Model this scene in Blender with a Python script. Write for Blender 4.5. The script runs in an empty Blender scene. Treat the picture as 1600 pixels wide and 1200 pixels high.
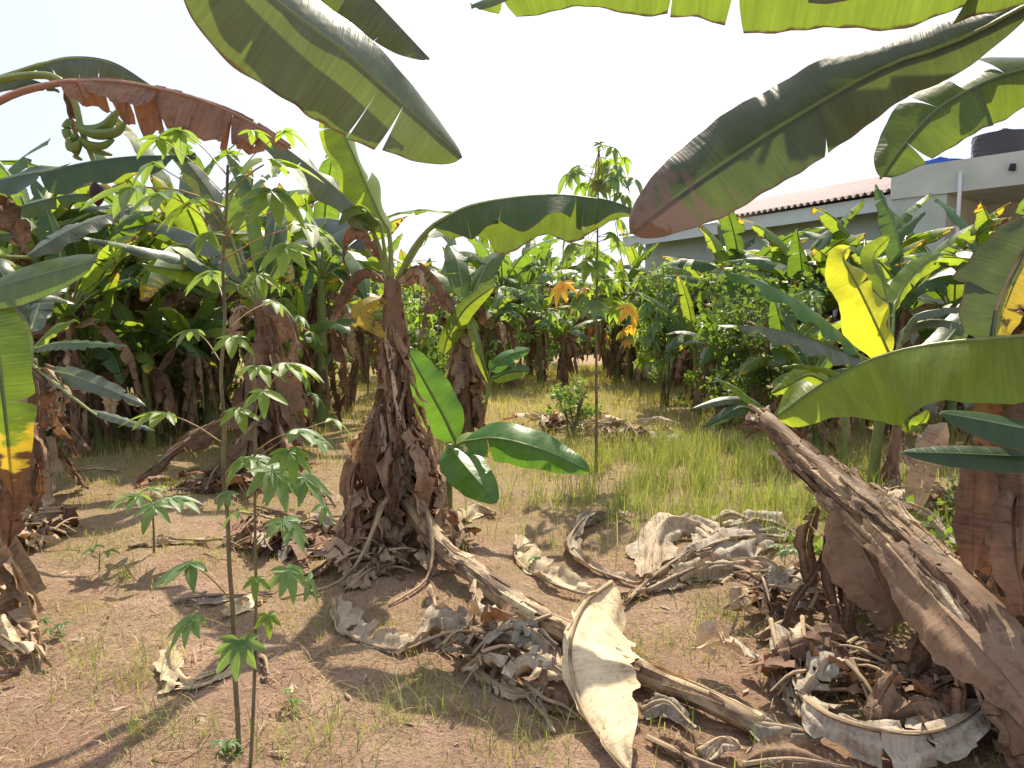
import bpy, math, random
import numpy as np
from mathutils import Vector
R = math.radians
scene = bpy.context.scene
col = scene.collection

# ------------------------------------------------------------------ camera
F_PX = 1150.0; CAM_Z = 1.55; PITCH = math.atan(100 / F_PX)
cam_d = bpy.data.cameras.new('camera'); cam = bpy.data.objects.new('camera', cam_d); col.objects.link(cam)
cam.location = (0, 0, CAM_Z); cam.rotation_euler = (R(90) - PITCH, 0, 0)
cam_d.sensor_width = 36; cam_d.lens = 36 * F_PX / 1600; cam_d.clip_start = 0.05; cam_d.clip_end = 3000
scene.camera = cam
scene.render.resolution_x = 1024; scene.render.resolution_y = 768
# ------------------------------------------------------------------ light
SUN_EL, SUN_AZ = 50, 9
w = bpy.data.worlds.new('World'); scene.world = w; w.use_nodes = True
nt = w.node_tree; nt.nodes.clear()
out = nt.nodes.new('ShaderNodeOutputWorld'); bg = nt.nodes.new('ShaderNodeBackground')
sky = nt.nodes.new('ShaderNodeTexSky'); sky.sky_type = 'NISHITA'; sky.sun_disc = False
sky.sun_elevation = R(SUN_EL); sky.sun_rotation = R(SUN_AZ); sky.dust_density = 4.0; sky.air_density = 1.0
tc = nt.nodes.new('ShaderNodeTexCoord'); nz = nt.nodes.new('ShaderNodeTexNoise')
nz.inputs['Scale'].default_value = 2.2; nz.inputs['Detail'].default_value = 7; nz.inputs['Roughness'].default_value = .6
rp = nt.nodes.new('ShaderNodeValToRGB'); rp.color_ramp.elements[0].position = .38; rp.color_ramp.elements[1].position = .68
rp.color_ramp.elements[0].color = (.55,)*3 + (1,); rp.color_ramp.elements[1].color = (.95,)*3 + (1,)
mx = nt.nodes.new('ShaderNodeMixRGB'); mx.inputs[2].default_value = (4.7, 5.05, 5.9, 1)
nt.links.new(tc.outputs['Generated'], nz.inputs['Vector']); nt.links.new(nz.outputs['Fac'], rp.inputs[0])
nt.links.new(rp.outputs[0], mx.inputs[0]); nt.links.new(sky.outputs[0], mx.inputs[1])
nt.links.new(mx.outputs[0], bg.inputs[0]); bg.inputs[1].default_value = 0.12
nt.links.new(bg.outputs[0], out.inputs[0])
sd = bpy.data.lights.new('sun', 'SUN'); sun = bpy.data.objects.new('sun', sd); col.objects.link(sun)
sd.energy = 5.0; sd.angle = R(0.5); sd.color = (1, .89, .71)
sdir = Vector((math.sin(R(SUN_AZ)) * math.cos(R(SUN_EL)), math.cos(R(SUN_AZ)) * math.cos(R(SUN_EL)), math.sin(R(SUN_EL))))
sun.rotation_euler = sdir.to_track_quat('Z', 'Y').to_euler(); sun.location = (3, 6, 12)
scene.view_settings.view_transform = 'Standard'; scene.view_settings.look = 'None'
scene.view_settings.exposure = 0.72; scene.view_settings.gamma = 1
scene.cycles.max_bounces = 8; scene.cycles.transparent_max_bounces = 8

# ------------------------------------------------------------------ maths
def gh(x, y):
    return .035*np.sin(x*1.7+.4)*np.sin(y*1.3+1) + .02*np.sin(x*3.9+y*2.1) + .012*np.sin(x*7.3-y*5.9+1.2)
def ray(px, py):
    x = (px-800)/F_PX; y = -(py-600)/F_PX; c, s = math.cos(PITCH), math.sin(PITCH)
    return np.array([x, c + y*s, -s + y*c])
def P(px, py, Y):
    d = ray(px, py); return np.array([0, 0, CAM_Z]) + d * (Y / d[1])
def G(px, py, h=0.0):
    d = ray(px, py); p = np.array([0, 0, CAM_Z]) + d * (CAM_Z / -d[2])
    p[2] = gh(p[0], p[1]) + h; return p
def X_(px, Y): return (px-800)/F_PX*Y
def nrm(v):
    return v / (np.linalg.norm(v, axis=-1, keepdims=True) + 1e-9)
def cr(pts, n):
    """Catmull-Rom through pts, n evenly spaced samples"""
    p = np.array(pts, float)
    if len(p) == 2: p = np.array([p[0], (p[0]+p[1])/2, p[1]])
    q = np.vstack([2*p[0]-p[1], p, 2*p[-1]-p[-2]]); o = []
    for i in range(1, len(q)-2):
        for k in range(12):
            t = k/12.; a, b, c, d = q[i-1], q[i], q[i+1], q[i+2]
            o.append(.5*((2*b)+(-a+c)*t+(2*a-5*b+4*c-d)*t*t+(-a+3*b-3*c+d)*t**3))
    o.append(p[-1]); o = np.array(o)
    s = np.r_[0, np.cumsum(np.linalg.norm(np.diff(o, axis=0), axis=1))]
    u = np.linspace(0, s[-1], n)
    return np.stack([np.interp(u, s, o[:, k]) for k in range(3)], 1), s[-1]
def snoise(p, scale, seed):
    r = np.random.RandomState(seed); v = np.zeros(p.shape[0]); a = 1.; tot = 0
    for k in range(6):
        d = nrm(r.randn(3)) * scale * (1.45**k); v += a*np.sin(p@d + r.rand()*6.28); tot += a; a *= .8
    return v / tot * 1.6
def snoise3(p, scale, seed):
    return np.stack([snoise(p, scale, seed*3+k+1) for k in range(3)], 1)

class MB:
    def __init__(s): s.v = []; s.f = []; s.uv = []; s.n = 0; s.mi = []
    def add(s, v, f, uv=None, mi=0):
        v = np.asarray(v, float); s.v.append(v)
        for q in f: s.f.append(tuple(int(i)+s.n for i in q)); s.mi.append(mi)
        s.uv.append(np.asarray(uv, float) if uv is not None else np.zeros((len(v), 4))); s.n += len(v)
    def grid(s, v, nu, nv, uv=None, flip=False, mi=0):
        f = []
        for i in range(nu-1):
            for j in range(nv-1):
                a, b, c, d = i*nv+j, i*nv+j+1, (i+1)*nv+j+1, (i+1)*nv+j
                f.append((a, d, c, b) if flip else (a, b, c, d))
        s.add(v, f, uv, mi)
    def tube(s, pts, r0, r1, n=None, sides=7, rn=0.0, seed=1, cap=True, prof=None, flat=1.0, mi=0):
        n = n or max(3, len(pts)*4)
        c, L = cr(pts, n); T = nrm(np.gradient(c, axis=0))
        u = np.array([0, 0, 1.]) if abs(T[0][2]) < .9 else np.array([0, 1., 0])
        A = nrm(np.cross(T, u)); B = np.cross(T, A); t = np.linspace(0, 1, n)
        rr = prof(t) if prof else r0+(r1-r0)*t
        an = np.linspace(0, 2*math.pi, sides+1); v = []; uv = []
        for i in range(n):
            for k in range(sides+1):
                a = an[k % sides]
                v.append(c[i] + rr[i]*(math.cos(a)*A[i] + math.sin(a)*B[i]*flat)); uv.append((k/sides, t[i]*L, an[k]*rr[i], t[i]*L))
        v = np.array(v)
        if rn:
            ang = np.tile(np.arange(sides+1) % sides, n)
            ns = np.random.RandomState(seed).randn(sides)[ang] * rn * .6
            q = snoise(np.stack([np.cos(an[ang])*3, np.sin(an[ang])*3, np.repeat(t*L, sides+1)*4], 1), 1.5, seed)*rn
            cc = np.repeat(c, sides+1, 0); v = cc + (v-cc)*(1+ns+q)[:, None]
        s.grid(v, n, sides+1, uv, mi=mi)
        if cap:
            b = (n-1)*(sides+1); s.f.append(tuple(s.n-len(v)+b+k for k in range(sides))); s.mi.append(mi)
            s.f.append(tuple(s.n-len(v)+k for k in range(sides))[::-1]); s.mi.append(mi)
    def box(s, a, b, mi=0):
        x0, y0, z0 = a; x1, y1, z1 = b
        v = [(x0,y0,z0),(x1,y0,z0),(x1,y1,z0),(x0,y1,z0),(x0,y0,z1),(x1,y0,z1),(x1,y1,z1),(x0,y1,z1)]
        s.add(v, [(0,3,2,1),(4,5,6,7),(0,1,5,4),(1,2,6,5),(2,3,7,6),(3,0,4,7)], mi=mi)
    def build(s, name, mat, parent=None, smooth=True, org=None):
        me = bpy.data.meshes.new(name); v = np.vstack(s.v)
        if parent is not None and org is None: org = np.array(parent.get('_o', (0, 0, 0)))
        if org is not None: v = v - np.array(org)
        me.from_pydata(v.tolist(), [], s.f)
        uv = np.vstack(s.uv); li = np.zeros(len(me.loops), int); me.loops.foreach_get('vertex_index', li)
        a = me.uv_layers.new(name='UVMap'); a.data.foreach_set('uv', uv[li][:, :2].ravel().astype(np.float32))
        b = me.uv_layers.new(name='metre'); b.data.foreach_set('uv', uv[li][:, 2:4].ravel().astype(np.float32))
        mats = mat if isinstance(mat, (list, tuple)) else [mat]
        for m in mats: me.materials.append(m)
        if len(mats) > 1: me.polygons.foreach_set('material_index', s.mi)
        me.polygons.foreach_set('use_smooth', [smooth]*len(me.polygons)); me.update()
        o = bpy.data.objects.new(name, me); col.objects.link(o)
        if parent is not None:
            o.parent = parent
            o['_o'] = tuple(org)
        return o
def tag(o, label=None, cat=None, group=None, kind=None):
    if label: o['label'] = label
    if cat: o['category'] = cat
    if group: o['group'] = group
    if kind: o['kind'] = kind
    return o
def thing(name, base, label, cat, group=None):
    o = bpy.data.objects.new(name, None); o.empty_display_size = .1; col.objects.link(o)
    o.location = base; o['_o'] = tuple(float(q) for q in base); tag(o, label, cat, group); return o
def copy_tree(o, parent=None):
    c = o.copy(); col.objects.link(c)
    if parent is not None: c.parent = parent
    for ch in o.children: copy_tree(ch, c)
    return c

# ------------------------------------------------------------------ materials
class NT:
    def __init__(s, name):
        s.m = bpy.data.materials.new(name); s.m.use_nodes = True; s.t = s.m.node_tree; s.t.nodes.clear()
        s.o = s.n('ShaderNodeOutputMaterial')
    def n(s, t, **k):
        x = s.t.nodes.new(t)
        for a, b in k.items(): setattr(x, a, b)
        return x
    def l(s, a, b): s.t.links.new(a, b)
    def put(s, i, v):
        if hasattr(v, 'is_linked') or hasattr(v, 'links'): s.l(v, i)
        else: i.default_value = (tuple(v)+(1,)) if isinstance(v, (tuple, list)) and len(v) == 3 and i.type == 'RGBA' else v
    def noise(s, vec, sc, det=4, ro=.55, dis=0.):
        x = s.n('ShaderNodeTexNoise'); x.inputs['Scale'].default_value = sc; x.inputs['Detail'].default_value = det
        x.inputs['Roughness'].default_value = ro; x.inputs['Distortion'].default_value = dis
        if vec is not None: s.l(vec, x.inputs['Vector'])
        return x.outputs['Fac']
    def ramp(s, v, stops):
        x = s.n('ShaderNodeValToRGB'); e = x.color_ramp.elements
        while len(e) < len(stops): e.new(.5)
        for q, (p, c) in zip(e, stops): q.position = p; q.color = tuple(c)+(1,) if not isinstance(c, (int, float)) else (c, c, c, 1)
        s.l(v, x.inputs[0]); return x.outputs[0]
    def mix(s, f, a, b, mode='MIX'):
        x = s.n('ShaderNodeMixRGB', blend_type=mode); s.put(x.inputs[0], f); s.put(x.inputs[1], a); s.put(x.inputs[2], b); return x.outputs[0]
    def math(s, op, a, b=0., c=None):
        x = s.n('ShaderNodeMath', operation=op); s.put(x.inputs[0], a); s.put(x.inputs[1], b)
        if c is not None: s.put(x.inputs[2], c)
        return x.outputs[0]
    def bump(s, h, st=.3, d=.01):
        x = s.n('ShaderNodeBump'); x.inputs['Strength'].default_value = st; x.inputs['Distance'].default_value = d; s.l(h, x.inputs['Height']); return x.outputs[0]
    def mapping(s, vec, sc):
        x = s.n('ShaderNodeMapping'); x.inputs['Scale'].default_value = sc; s.l(vec, x.inputs[0]); return x.outputs[0]
    def pbsdf(s, c, ro=.6, sp=.5, nor=None):
        x = s.n('ShaderNodeBsdfPrincipled'); s.put(x.inputs['Base Color'], c); s.put(x.inputs['Roughness'], ro)
        x.inputs['Specular IOR Level'].default_value = sp
        if nor is not None: s.l(nor, x.inputs['Normal'])
        return x.outputs[0]
    def fin(s, sh): s.l(sh, s.o.inputs[0]); return s.m
def leafmat(name, top, under, trans, tf=.45, ro=.38, tip=None, tipc=(.55, .38, .03), edge=.0, vein=1.0, sp=.5, blot=0., rimc=(.13,.085,.035), vs=95, rib=(.20, .26, .09)):
    k = NT(name); uv = k.n('ShaderNodeUVMap', uv_map='UVMap').outputs[0]; mt = k.n('ShaderNodeUVMap', uv_map='metre').outputs[0]
    ob = k.n('ShaderNodeObjectInfo').outputs['Random']; geo = k.n('ShaderNodeNewGeometry')
    sx = k.n('ShaderNodeSeparateXYZ'); k.l(uv, sx.inputs[0]); s_, t_ = sx.outputs[0], sx.outputs[1]
    sm = k.n('ShaderNodeSeparateXYZ'); k.l(mt, sm.inputs[0])
    tco = k.n('ShaderNodeTexCoord').outputs['Object']
    base = k.mix(geo.outputs['Backfacing'], top, under)
    n1 = k.noise(k.mapping(mt, (2.2, 7, 1)), 2.0, 5)
    v = k.math('MULTIPLY_ADD', n1, .9, .55); vv = k.math('MULTIPLY_ADD', ob, .35, .82)
    v = k.math('MULTIPLY', v, vv)
    # fine parallel veins
    bands = k.noise(k.mapping(mt, (1.2, vs, 1)), 1.0, 3, .6)
    vm = k.math('MULTIPLY_ADD', bands, .5*vein, 1-.25*vein); v2 = k.math('MULTIPLY', v, vm)
    base = k.mix(1., base, v2, 'MULTIPLY'); tr = k.mix(1., trans, v2, 'MULTIPLY')
    as_ = k.math('ABSOLUTE', s_)
    ribm = k.ramp(as_, [(.02, 1), (.05, 0)]); base = k.mix(ribm, base, rib); tr = k.mix(ribm, tr, (.10, .12, .03))
    if tip is not None:
        q = k.math('ADD', t_, k.math('MULTIPLY_ADD', k.noise(k.mapping(mt, (5, 14, 1)), 1.5, 5), .5, -.25))
        q = k.math('ADD', q, k.math('MULTIPLY', as_, .08))
        m1 = k.ramp(q, [(tip, 0), (min(tip+.07, .999), 1)]); base = k.mix(m1, base, tipc); tr = k.mix(m1, tr, tuple(min(1, c*1.5) for c in tipc))
        m2 = k.ramp(q, [(min(tip+.14, .998), 0), (min(tip+.2, .999), 1)]); base = k.mix(m2, base, (.17, .085, .035)); tr = k.mix(m2, tr, (.1, .04, .01))
    if edge > 0:
        q = k.math('ADD', as_, k.math('MULTIPLY_ADD', k.noise(k.mapping(mt, (8, 9, 1)), 2, 4), .3*edge, -.15*edge))
        m1 = k.ramp(q, [(1-.10*edge, 0), (1-.03*edge, 1)]); base = k.mix(m1, base, rimc); tr = k.mix(m1, tr, tuple(c*.7 for c in rimc))
    if blot > 0:
        m1 = k.ramp(k.noise(tco, 9, 5, .6), [(.62-.14*blot, 0), (.70-.1*blot, 1)]); base = k.mix(m1, base, rimc); tr = k.mix(m1, tr, tuple(c*.6 for c in rimc))
    nb = k.noise(tco, 6, 3)
    hgt = k.math('ADD', k.math('MULTIPLY', bands, .35), k.math('MULTIPLY', nb, 1.2))
    nor = k.bump(hgt, .55, .012)
    rr = k.math('MULTIPLY_ADD', n1, .25, ro-.12)
    a = k.pbsdf(base, rr, sp, nor); b = k.n('ShaderNodeBsdfTranslucent'); k.put(b.inputs[0], tr); k.l(nor, b.inputs[1])
    ms = k.n('ShaderNodeMixShader'); ms.inputs[0].default_value = tf; k.l(a, ms.inputs[1]); k.l(b.outputs[0], ms.inputs[2])
    return k.fin(ms.outputs[0])
def deadmat(name, c1, c2, c3, tf=.12, st=.8):
    k = NT(name); mt = k.n('ShaderNodeUVMap', uv_map='metre').outputs[0]; tco = k.n('ShaderNodeTexCoord').outputs['Object']
    ob = k.n('ShaderNodeObjectInfo').outputs['Random']
    n1 = k.noise(tco, 5.5, 6, .62); n2 = k.noise(k.mapping(mt, (2, 60, 1)), 1, 4, .6); n3 = k.noise(tco, 26, 5, .6)
    f = k.math('ADD', k.math('MULTIPLY', n1, .8), k.math('MULTIPLY_ADD', n2, .45, -.12))
    c = k.ramp(f, [(.28, c3), (.46, c2), (.68, c1)])
    sp_ = k.ramp(n3, [(.34, .5), (.46, 1.)]); c = k.mix(.65, c, sp_, 'MULTIPLY')
    c = k.mix(1., c, k.math('MULTIPLY_ADD', ob, .5, .72), 'MULTIPLY')
    nor = k.bump(k.math('ADD', k.math('MULTIPLY', n2, .5), k.math('ADD', k.math('MULTIPLY', n1, 1.), k.math('MULTIPLY', n3, .4))), st, .02)
    a = k.pbsdf(c, .72, .25, nor); b = k.n('ShaderNodeBsdfTranslucent'); k.put(b.inputs[0], k.mix(1., c, (1.3, .9, .55), 'MULTIPLY'))
    ms = k.n('ShaderNodeMixShader'); ms.inputs[0].default_value = tf; k.l(a, ms.inputs[1]); k.l(b.outputs[0], ms.inputs[2])
    return k.fin(ms.outputs[0])
def stemmat(name, c1, c2, c3, ro=.55, bl=(.45, .55), fib=40):
    k = NT(name); mt = k.n('ShaderNodeUVMap', uv_map='metre').outputs[0]; tco = k.n('ShaderNodeTexCoord').outputs['Object']
    n1 = k.noise(k.mapping(mt, (fib, 2.5, 1)), 1, 5, .6); n2 = k.noise(k.mapping(mt, (7, 3, 1)), 1.3, 5)
    c = k.mix(n1, c2, c1); c = k.mix(k.ramp(n2, [(bl[0], 0), (bl[1], 1)]), c, c3)
    c = k.mix(1., c, k.math('MULTIPLY_ADD', k.noise(tco, 14, 4), .8, .6), 'MULTIPLY')
    return k.fin(k.pbsdf(c, ro, .35, k.bump(k.math('ADD', n1, n2), .6, .015)))
M = {}
M['green'] = leafmat('banana_leaf_green', (.034, .080, .026), (.065, .11, .05), (.27, .38, .035), .33, .36, edge=.5)
M['dark'] = leafmat('banana_leaf_dark', (.022, .058, .026), (.045, .085, .045), (.16, .27, .02), .25, .36, edge=.6)
M['sucker'] = leafmat('sucker_leaf', (.035, .13, .018), (.07, .16, .04), (.20, .40, .035), .34, .36)
M['young'] = leafmat('young_leaf', (.085, .15, .022), (.11, .17, .045), (.44, .57, .035), .46, .40)
M['glow'] = leafmat('newest_leaf', (.17, .22, .02), (.20, .25, .035), (.85, .85, .04), .58, .42)
M['grey'] = leafmat('waxy_leaf', (.10, .125, .095), (.085, .105, .075), (.20, .28, .03), .26, .34, edge=.5, vein=1.3)
M['big'] = leafmat('overhead_leaf_shaded', (.036, .050, .048), (.046, .060, .054), (.20, .28, .04), .24, .42, tip=.84, tipc=(.15, .10, .075), edge=.6, rimc=(.14, .09, .05))  # blade toned dark for the shade of the leaf above; tip browning is its own
M['tipyellow'] = leafmat('yellowing_leaf', (.035, .085, .022), (.06, .11, .04), (.28, .42, .02), .36, .36, tip=.72, tipc=(.60, .42, .03))
M['yellow'] = leafmat('yellow_leaf', (.34, .26, .04), (.34, .27, .06), (.60, .45, .05), .5, .5, blot=.5)
M['far'] = leafmat('distant_banana_leaf', (.045, .105, .042), (.07, .13, .06), (.26, .42, .035), .36, .45, edge=.8)
M['farb'] = leafmat('distant_banana_leaf_worn', (.085, .15, .04), (.11, .17, .055), (.42, .56, .04), .42, .45, tip=.9, edge=1.4)
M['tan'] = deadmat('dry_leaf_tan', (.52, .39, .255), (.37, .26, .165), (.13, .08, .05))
M['pale'] = deadmat('dry_leaf_bleached', (.60, .50, .37), (.44, .35, .25), (.20, .14, .095))
M['cream'] = deadmat('dry_leaf_cream', (.74, .62, .42), (.58, .46, .29), (.28, .18, .10), .12, .5)
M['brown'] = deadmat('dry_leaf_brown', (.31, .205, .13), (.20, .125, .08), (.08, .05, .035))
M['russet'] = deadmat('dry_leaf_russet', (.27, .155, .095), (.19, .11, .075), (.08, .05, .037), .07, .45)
M['sheath'] = deadmat('dry_sheath', (.40, .27, .18), (.33, .21, .14), (.20, .12, .08), .12, .35)
M['greyd'] = deadmat('dry_leaf_grey', (.50, .44, .35), (.38, .32, .25), (.17, .13, .10))
M['stemg'] = stemmat('pseudostem_green', (.19, .24, .07), (.13, .17, .05), (.15, .085, .04), .45, (.55, .68))
M['stemb'] = stemmat('pseudostem_dry', (.25, .155, .085), (.13, .08, .05), (.07, .042, .03), .7, (.5, .6))
M['rib'] = stemmat('midrib_green', (.24, .30, .09), (.17, .22, .06), (.22, .19, .07), .45, (.6, .7))
M['ribd'] = stemmat('midrib_dry', (.42, .31, .19), (.28, .19, .11), (.13, .08, .05), .7, (.5, .6))
M['ribr'] = stemmat('midrib_red', (.42, .20, .14), (.32, .17, .12), (.30, .20, .10), .5, (.5, .6))
M['cass'] = leafmat('cassava_leaf', (.11, .20, .08), (.15, .23, .12), (.36, .54, .08), .40, .5, vein=.4, vs=8, rib=(.2, .3, .1))
M['cassb'] = leafmat('cassava_leaf_bright', (.11, .20, .035), (.14, .22, .06), (.42, .62, .05), .46, .5, vein=.4, vs=8, rib=(.25, .33, .1))
M['cassy'] = leafmat('cassava_leaf_yellow', (.60, .34, .04), (.60, .38, .06), (.95, .6, .04), .5, .5, vein=.4, vs=8, rib=(.5, .35, .1))
M['cstem'] = stemmat('cassava_stem', (.23, .20, .11), (.13, .11, .06), (.09, .065, .05), .6, (.5, .6))
M['cpet'] = stemmat('cassava_petiole', (.35, .18, .10), (.26, .24, .08), (.30, .11, .07), .5, (.5, .6))
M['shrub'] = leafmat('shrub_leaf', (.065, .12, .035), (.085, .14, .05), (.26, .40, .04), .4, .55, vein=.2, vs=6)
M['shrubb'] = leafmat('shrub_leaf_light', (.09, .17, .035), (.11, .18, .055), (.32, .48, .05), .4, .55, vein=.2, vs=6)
M['fruit'] = stemmat('banana_fruit', (.17, .25, .06), (.13, .20, .05), (.12, .16, .04), .4, (.6, .7))
M['bud'] = stemmat('banana_bud', (.07, .03, .04), (.04, .02, .03), (.03, .02, .02), .5)
def mat_plain(name, c, ro=.7, var=.4, sc=5, bs=.2, sp=.3):
    k = NT(name); tco = k.n('ShaderNodeTexCoord').outputs['Object']; n = k.noise(tco, sc, 6, .6)
    c = k.mix(1., c, k.math('MULTIPLY_ADD', n, var*2, 1-var), 'MULTIPLY'); return k.fin(k.pbsdf(c, ro, sp, k.bump(n, bs, .02)))
def mat_grass(name, a, b, tr):
    k = NT(name); tco = k.n('ShaderNodeTexCoord').outputs['Object']; uv = k.n('ShaderNodeUVMap', uv_map='UVMap').outputs[0]
    sx = k.n('ShaderNodeSeparateXYZ'); k.l(uv, sx.inputs[0])
    c = k.mix(sx.outputs[0], a, b); c = k.mix(1., c, k.math('MULTIPLY_ADD', k.noise(tco, 1.2, 4), 1.0, .5), 'MULTIPLY')
    x = k.pbsdf(c, .6, .25); t = k.n('ShaderNodeBsdfTranslucent'); k.put(t.inputs[0], k.mix(1., c, tr, 'MULTIPLY'))
    ms = k.n('ShaderNodeMixShader'); ms.inputs[0].default_value = .4; k.l(x, ms.inputs[1]); k.l(t.outputs[0], ms.inputs[2]); return k.fin(ms.outputs[0])
M['grass'] = mat_grass('grass_dry_green', (.52, .43, .20), (.27, .28, .09), (1.4, 1.5, .7))
M['grassg'] = mat_grass('grass_green', (.44, .40, .17), (.17, .23, .06), (1.3, 1.45, .6))
M['thatch'] = mat_grass('dry_thatch', (.62, .49, .33), (.40, .28, .19), (1.1, .9, .6))
def soil():
    k = NT('sandy_soil'); co = k.n('ShaderNodeTexCoord').outputs['Object']
    a = k.noise(co, .7, 6, .6, .4); b = k.noise(co, 4.5, 8, .65); c = k.noise(co, 38, 8, .7); d = k.noise(co, 160, 4, .7); e = k.noise(co, 1.7, 7, .7, .6)
    cc = k.mix(k.ramp(a, [(.34, 0), (.64, 1)]), (.52, .31, .215), (.76, .52, .375)); cc = k.mix(k.ramp(b, [(.35, .0), (.65, 1.)]), k.mix(.4, cc, (.30, .19, .13)), cc)
    # thin moss and dry turf
    sy = k.n('ShaderNodeSeparateXYZ'); k.l(co, sy.inputs[0]); far = k.math('MULTIPLY_ADD', sy.outputs[1], .035, -.19)
    far = k.math('MINIMUM', far, .25)
    mk = k.math('ADD', k.math('ADD', k.math('MULTIPLY', e, .75), k.math('MULTIPLY', c, .35)), far)
    moss = k.mix(c, (.38, .29, .14), (.58, .44, .24)); cc = k.mix(k.math('MULTIPLY', k.ramp(mk, [(.45, 0), (.58, 1)]), .7), cc, moss)
    cc = k.mix(k.ramp(k.noise(co, 75, 5, .7), [(.36, .85), (.45, 0)]), cc, (.13, .08, .05))
    cc = k.mix(k.ramp(k.noise(co, 16, 7, .75, .8), [(.38, .42), (.50, 0)]), cc, (.24, .15, .10))
    cc = k.mix(1., cc, k.math('MULTIPLY_ADD', d, .8, .66), 'MULTIPLY')
    h = k.math('ADD', k.math('MULTIPLY', b, 1.1), k.math('ADD', k.math('MULTIPLY', c, .75), k.math('MULTIPLY', d, .22)))
    return k.fin(k.pbsdf(cc, .9, .15, k.bump(h, 1., .10)))
M['soil'] = soil()

# ------------------------------------------------------------------ leaves
def leaf(name, parent, pts, w, N, fold=(25, 25), curl=(15, 15), tears=(3, 3), mat='green', pet=None, rib=None, rr=(.016, .003),
         wave=.0, crumple=.0, seed=1, n=30, m=5, gap=.12, asym=(1, 1), roll=(0, 0), prof=None, label=None, drop=14, lean=.035, rag=None):
    """banana leaf: blade along pts; N = direction its upper face looks to; w = half width (m)"""
    rs = np.random.RandomState(seed); rag = (.38 if crumple else .10) if rag is None else rag
    c, L = cr(pts, 61); T = nrm(np.gradient(c, axis=0)); tt = np.linspace(0, 1, 61)
    N = np.array(N, float)
    Na = np.array([N]*61) if N.ndim == 1 else np.stack([np.interp(tt, np.linspace(0, 1, len(N)), N[:, k]) for k in range(3)], 1)
    Nn = nrm(Na - T*(Na*T).sum(1)[:, None]); S = np.cross(T, Nn)
    ro = np.radians(roll[0] + (roll[1]-roll[0])*tt)[:, None]
    Nn, S = Nn*np.cos(ro) + S*np.sin(ro), S*np.cos(ro) - Nn*np.sin(ro)
    pf = prof or (lambda t: np.sin(np.pi*np.clip(t, 0, 1)**.75).clip(0, 1)**.55)
    mb = MB()
    for h, sg in ((0, -1), (1, 1)):
        if asym[h] <= 0: continue
        cuts = [0.] + sorted((.06+.9*rs.rand(int(tears[h]))).tolist()) + [1.]
        cuts = [cuts[0]] + [b for a, b in zip(cuts, cuts[1:]) if b-a > .012 or b == 1.]
        for a, b in zip(cuts, cuts[1:]):
            k = max(3, int(round((b-a)*n))+1); tb = np.linspace(a, b, k); tc_ = (a+b)/2
            g_ = gap*(.2+1.3*rs.rand()**1.5) if len(cuts) > 2 else 0.; gx = 1.1+3.5*rs.rand()**1.5; sk_ = rs.randn()*.012; dr = rs.randn()*drop if len(cuts) > 2 else 0.; sl = 1-rs.rand()*rag*(len(cuts) > 2)
            sj = np.linspace(0, 1, m+1); TT, SS = np.meshgrid(tb, sj, indexing='ij'); TT = TT.ravel(); SS = SS.ravel()
            te = np.clip(tc_ + (TT-tc_)*(1-g_*SS**gx) + lean*SS*(1-TT) + sk_*SS**2*(len(cuts) > 2), 0, 1)
            I = lambda A: np.stack([np.interp(te, tt, A[:, q]) for q in range(3)], 1)
            Cc, Ss, Nv = I(c), I(S), nrm(I(Nn)); ww = w*asym[h]*pf(te)*sl*(1+.012*np.sin(te*L*61+seed)+.014*np.sin(te*L*23+2*seed)+(rag if crumple else 0)*.3*np.sin(te*L*38+seed+h)*np.sin(te*L*17+2*h))
            th0 = np.radians(fold[h] + dr*.35); k1 = np.radians(curl[h] + dr)
            # arc section
            kk = k1 if abs(k1) > 1e-3 else 1e-3
            lat = (np.sin(th0+kk*SS)-np.sin(th0))/kk; dn = -(np.cos(th0+kk*SS)-np.cos(th0))/kk
            p = Cc + Ss*(sg*lat*ww)[:, None] - Nv*(dn*ww)[:, None]
            wv = wave*w*np.sin(te*L*(9+3*h)/max(w, .05)*.35 + seed + 1.5*h)*SS**2
            p += Nv*wv[:, None]
            if crumple: p += Nv*(crumple*.6*np.sin(SS*(7+3*rs.rand())+rs.rand()*6+TT*4)*np.sqrt(pf(te)+.05))[:, None]; p += snoise3(p, 14, seed)*(crumple*(.25+SS))[:, None] + snoise3(p, 45, seed+9)*(crumple*.35*(.2+SS))[:, None]
            uv = np.stack([sg*SS, te, sg*SS*ww, te*L], 1)
            mb.grid(p, k, m+1, uv, flip=(sg < 0))
    o = mb.build(name, M[mat] if isinstance(mat, str) else mat, parent)
    if label: o['label'] = label
    if rib:
        r_ = MB(); pp = [c[i] - Nn[i]*rr[0]*.5 for i in range(0, 61, 6)]
        if pet: pp = [np.array(q) for q in pet] + pp
        r_.tube(pp, rr[0], rr[1], sides=6, n=34); q = r_.build('midrib', M[rib], o, org=o['_o'])
    return o
def pxleaf(parent, px, wpx, N, name='leaf', pet=None, **k):
    pts = [P(*q) for q in px]; Ym = sum(q[2] for q in px)/len(px)
    if pet: pet = [P(*q) for q in pet]
    return leaf(name, parent, pts, wpx*Ym/F_PX, N, pet=pet, **k)
def stem(parent, pts, r0, r1, mat='stemb', name='pseudostem', sides=14, rn=.07, seed=1, prof=None):
    b = MB(); b.tube(pts, r0, r1, sides=sides, rn=rn, seed=seed, n=26, prof=prof); return b.build(name, M[mat], parent)
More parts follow.
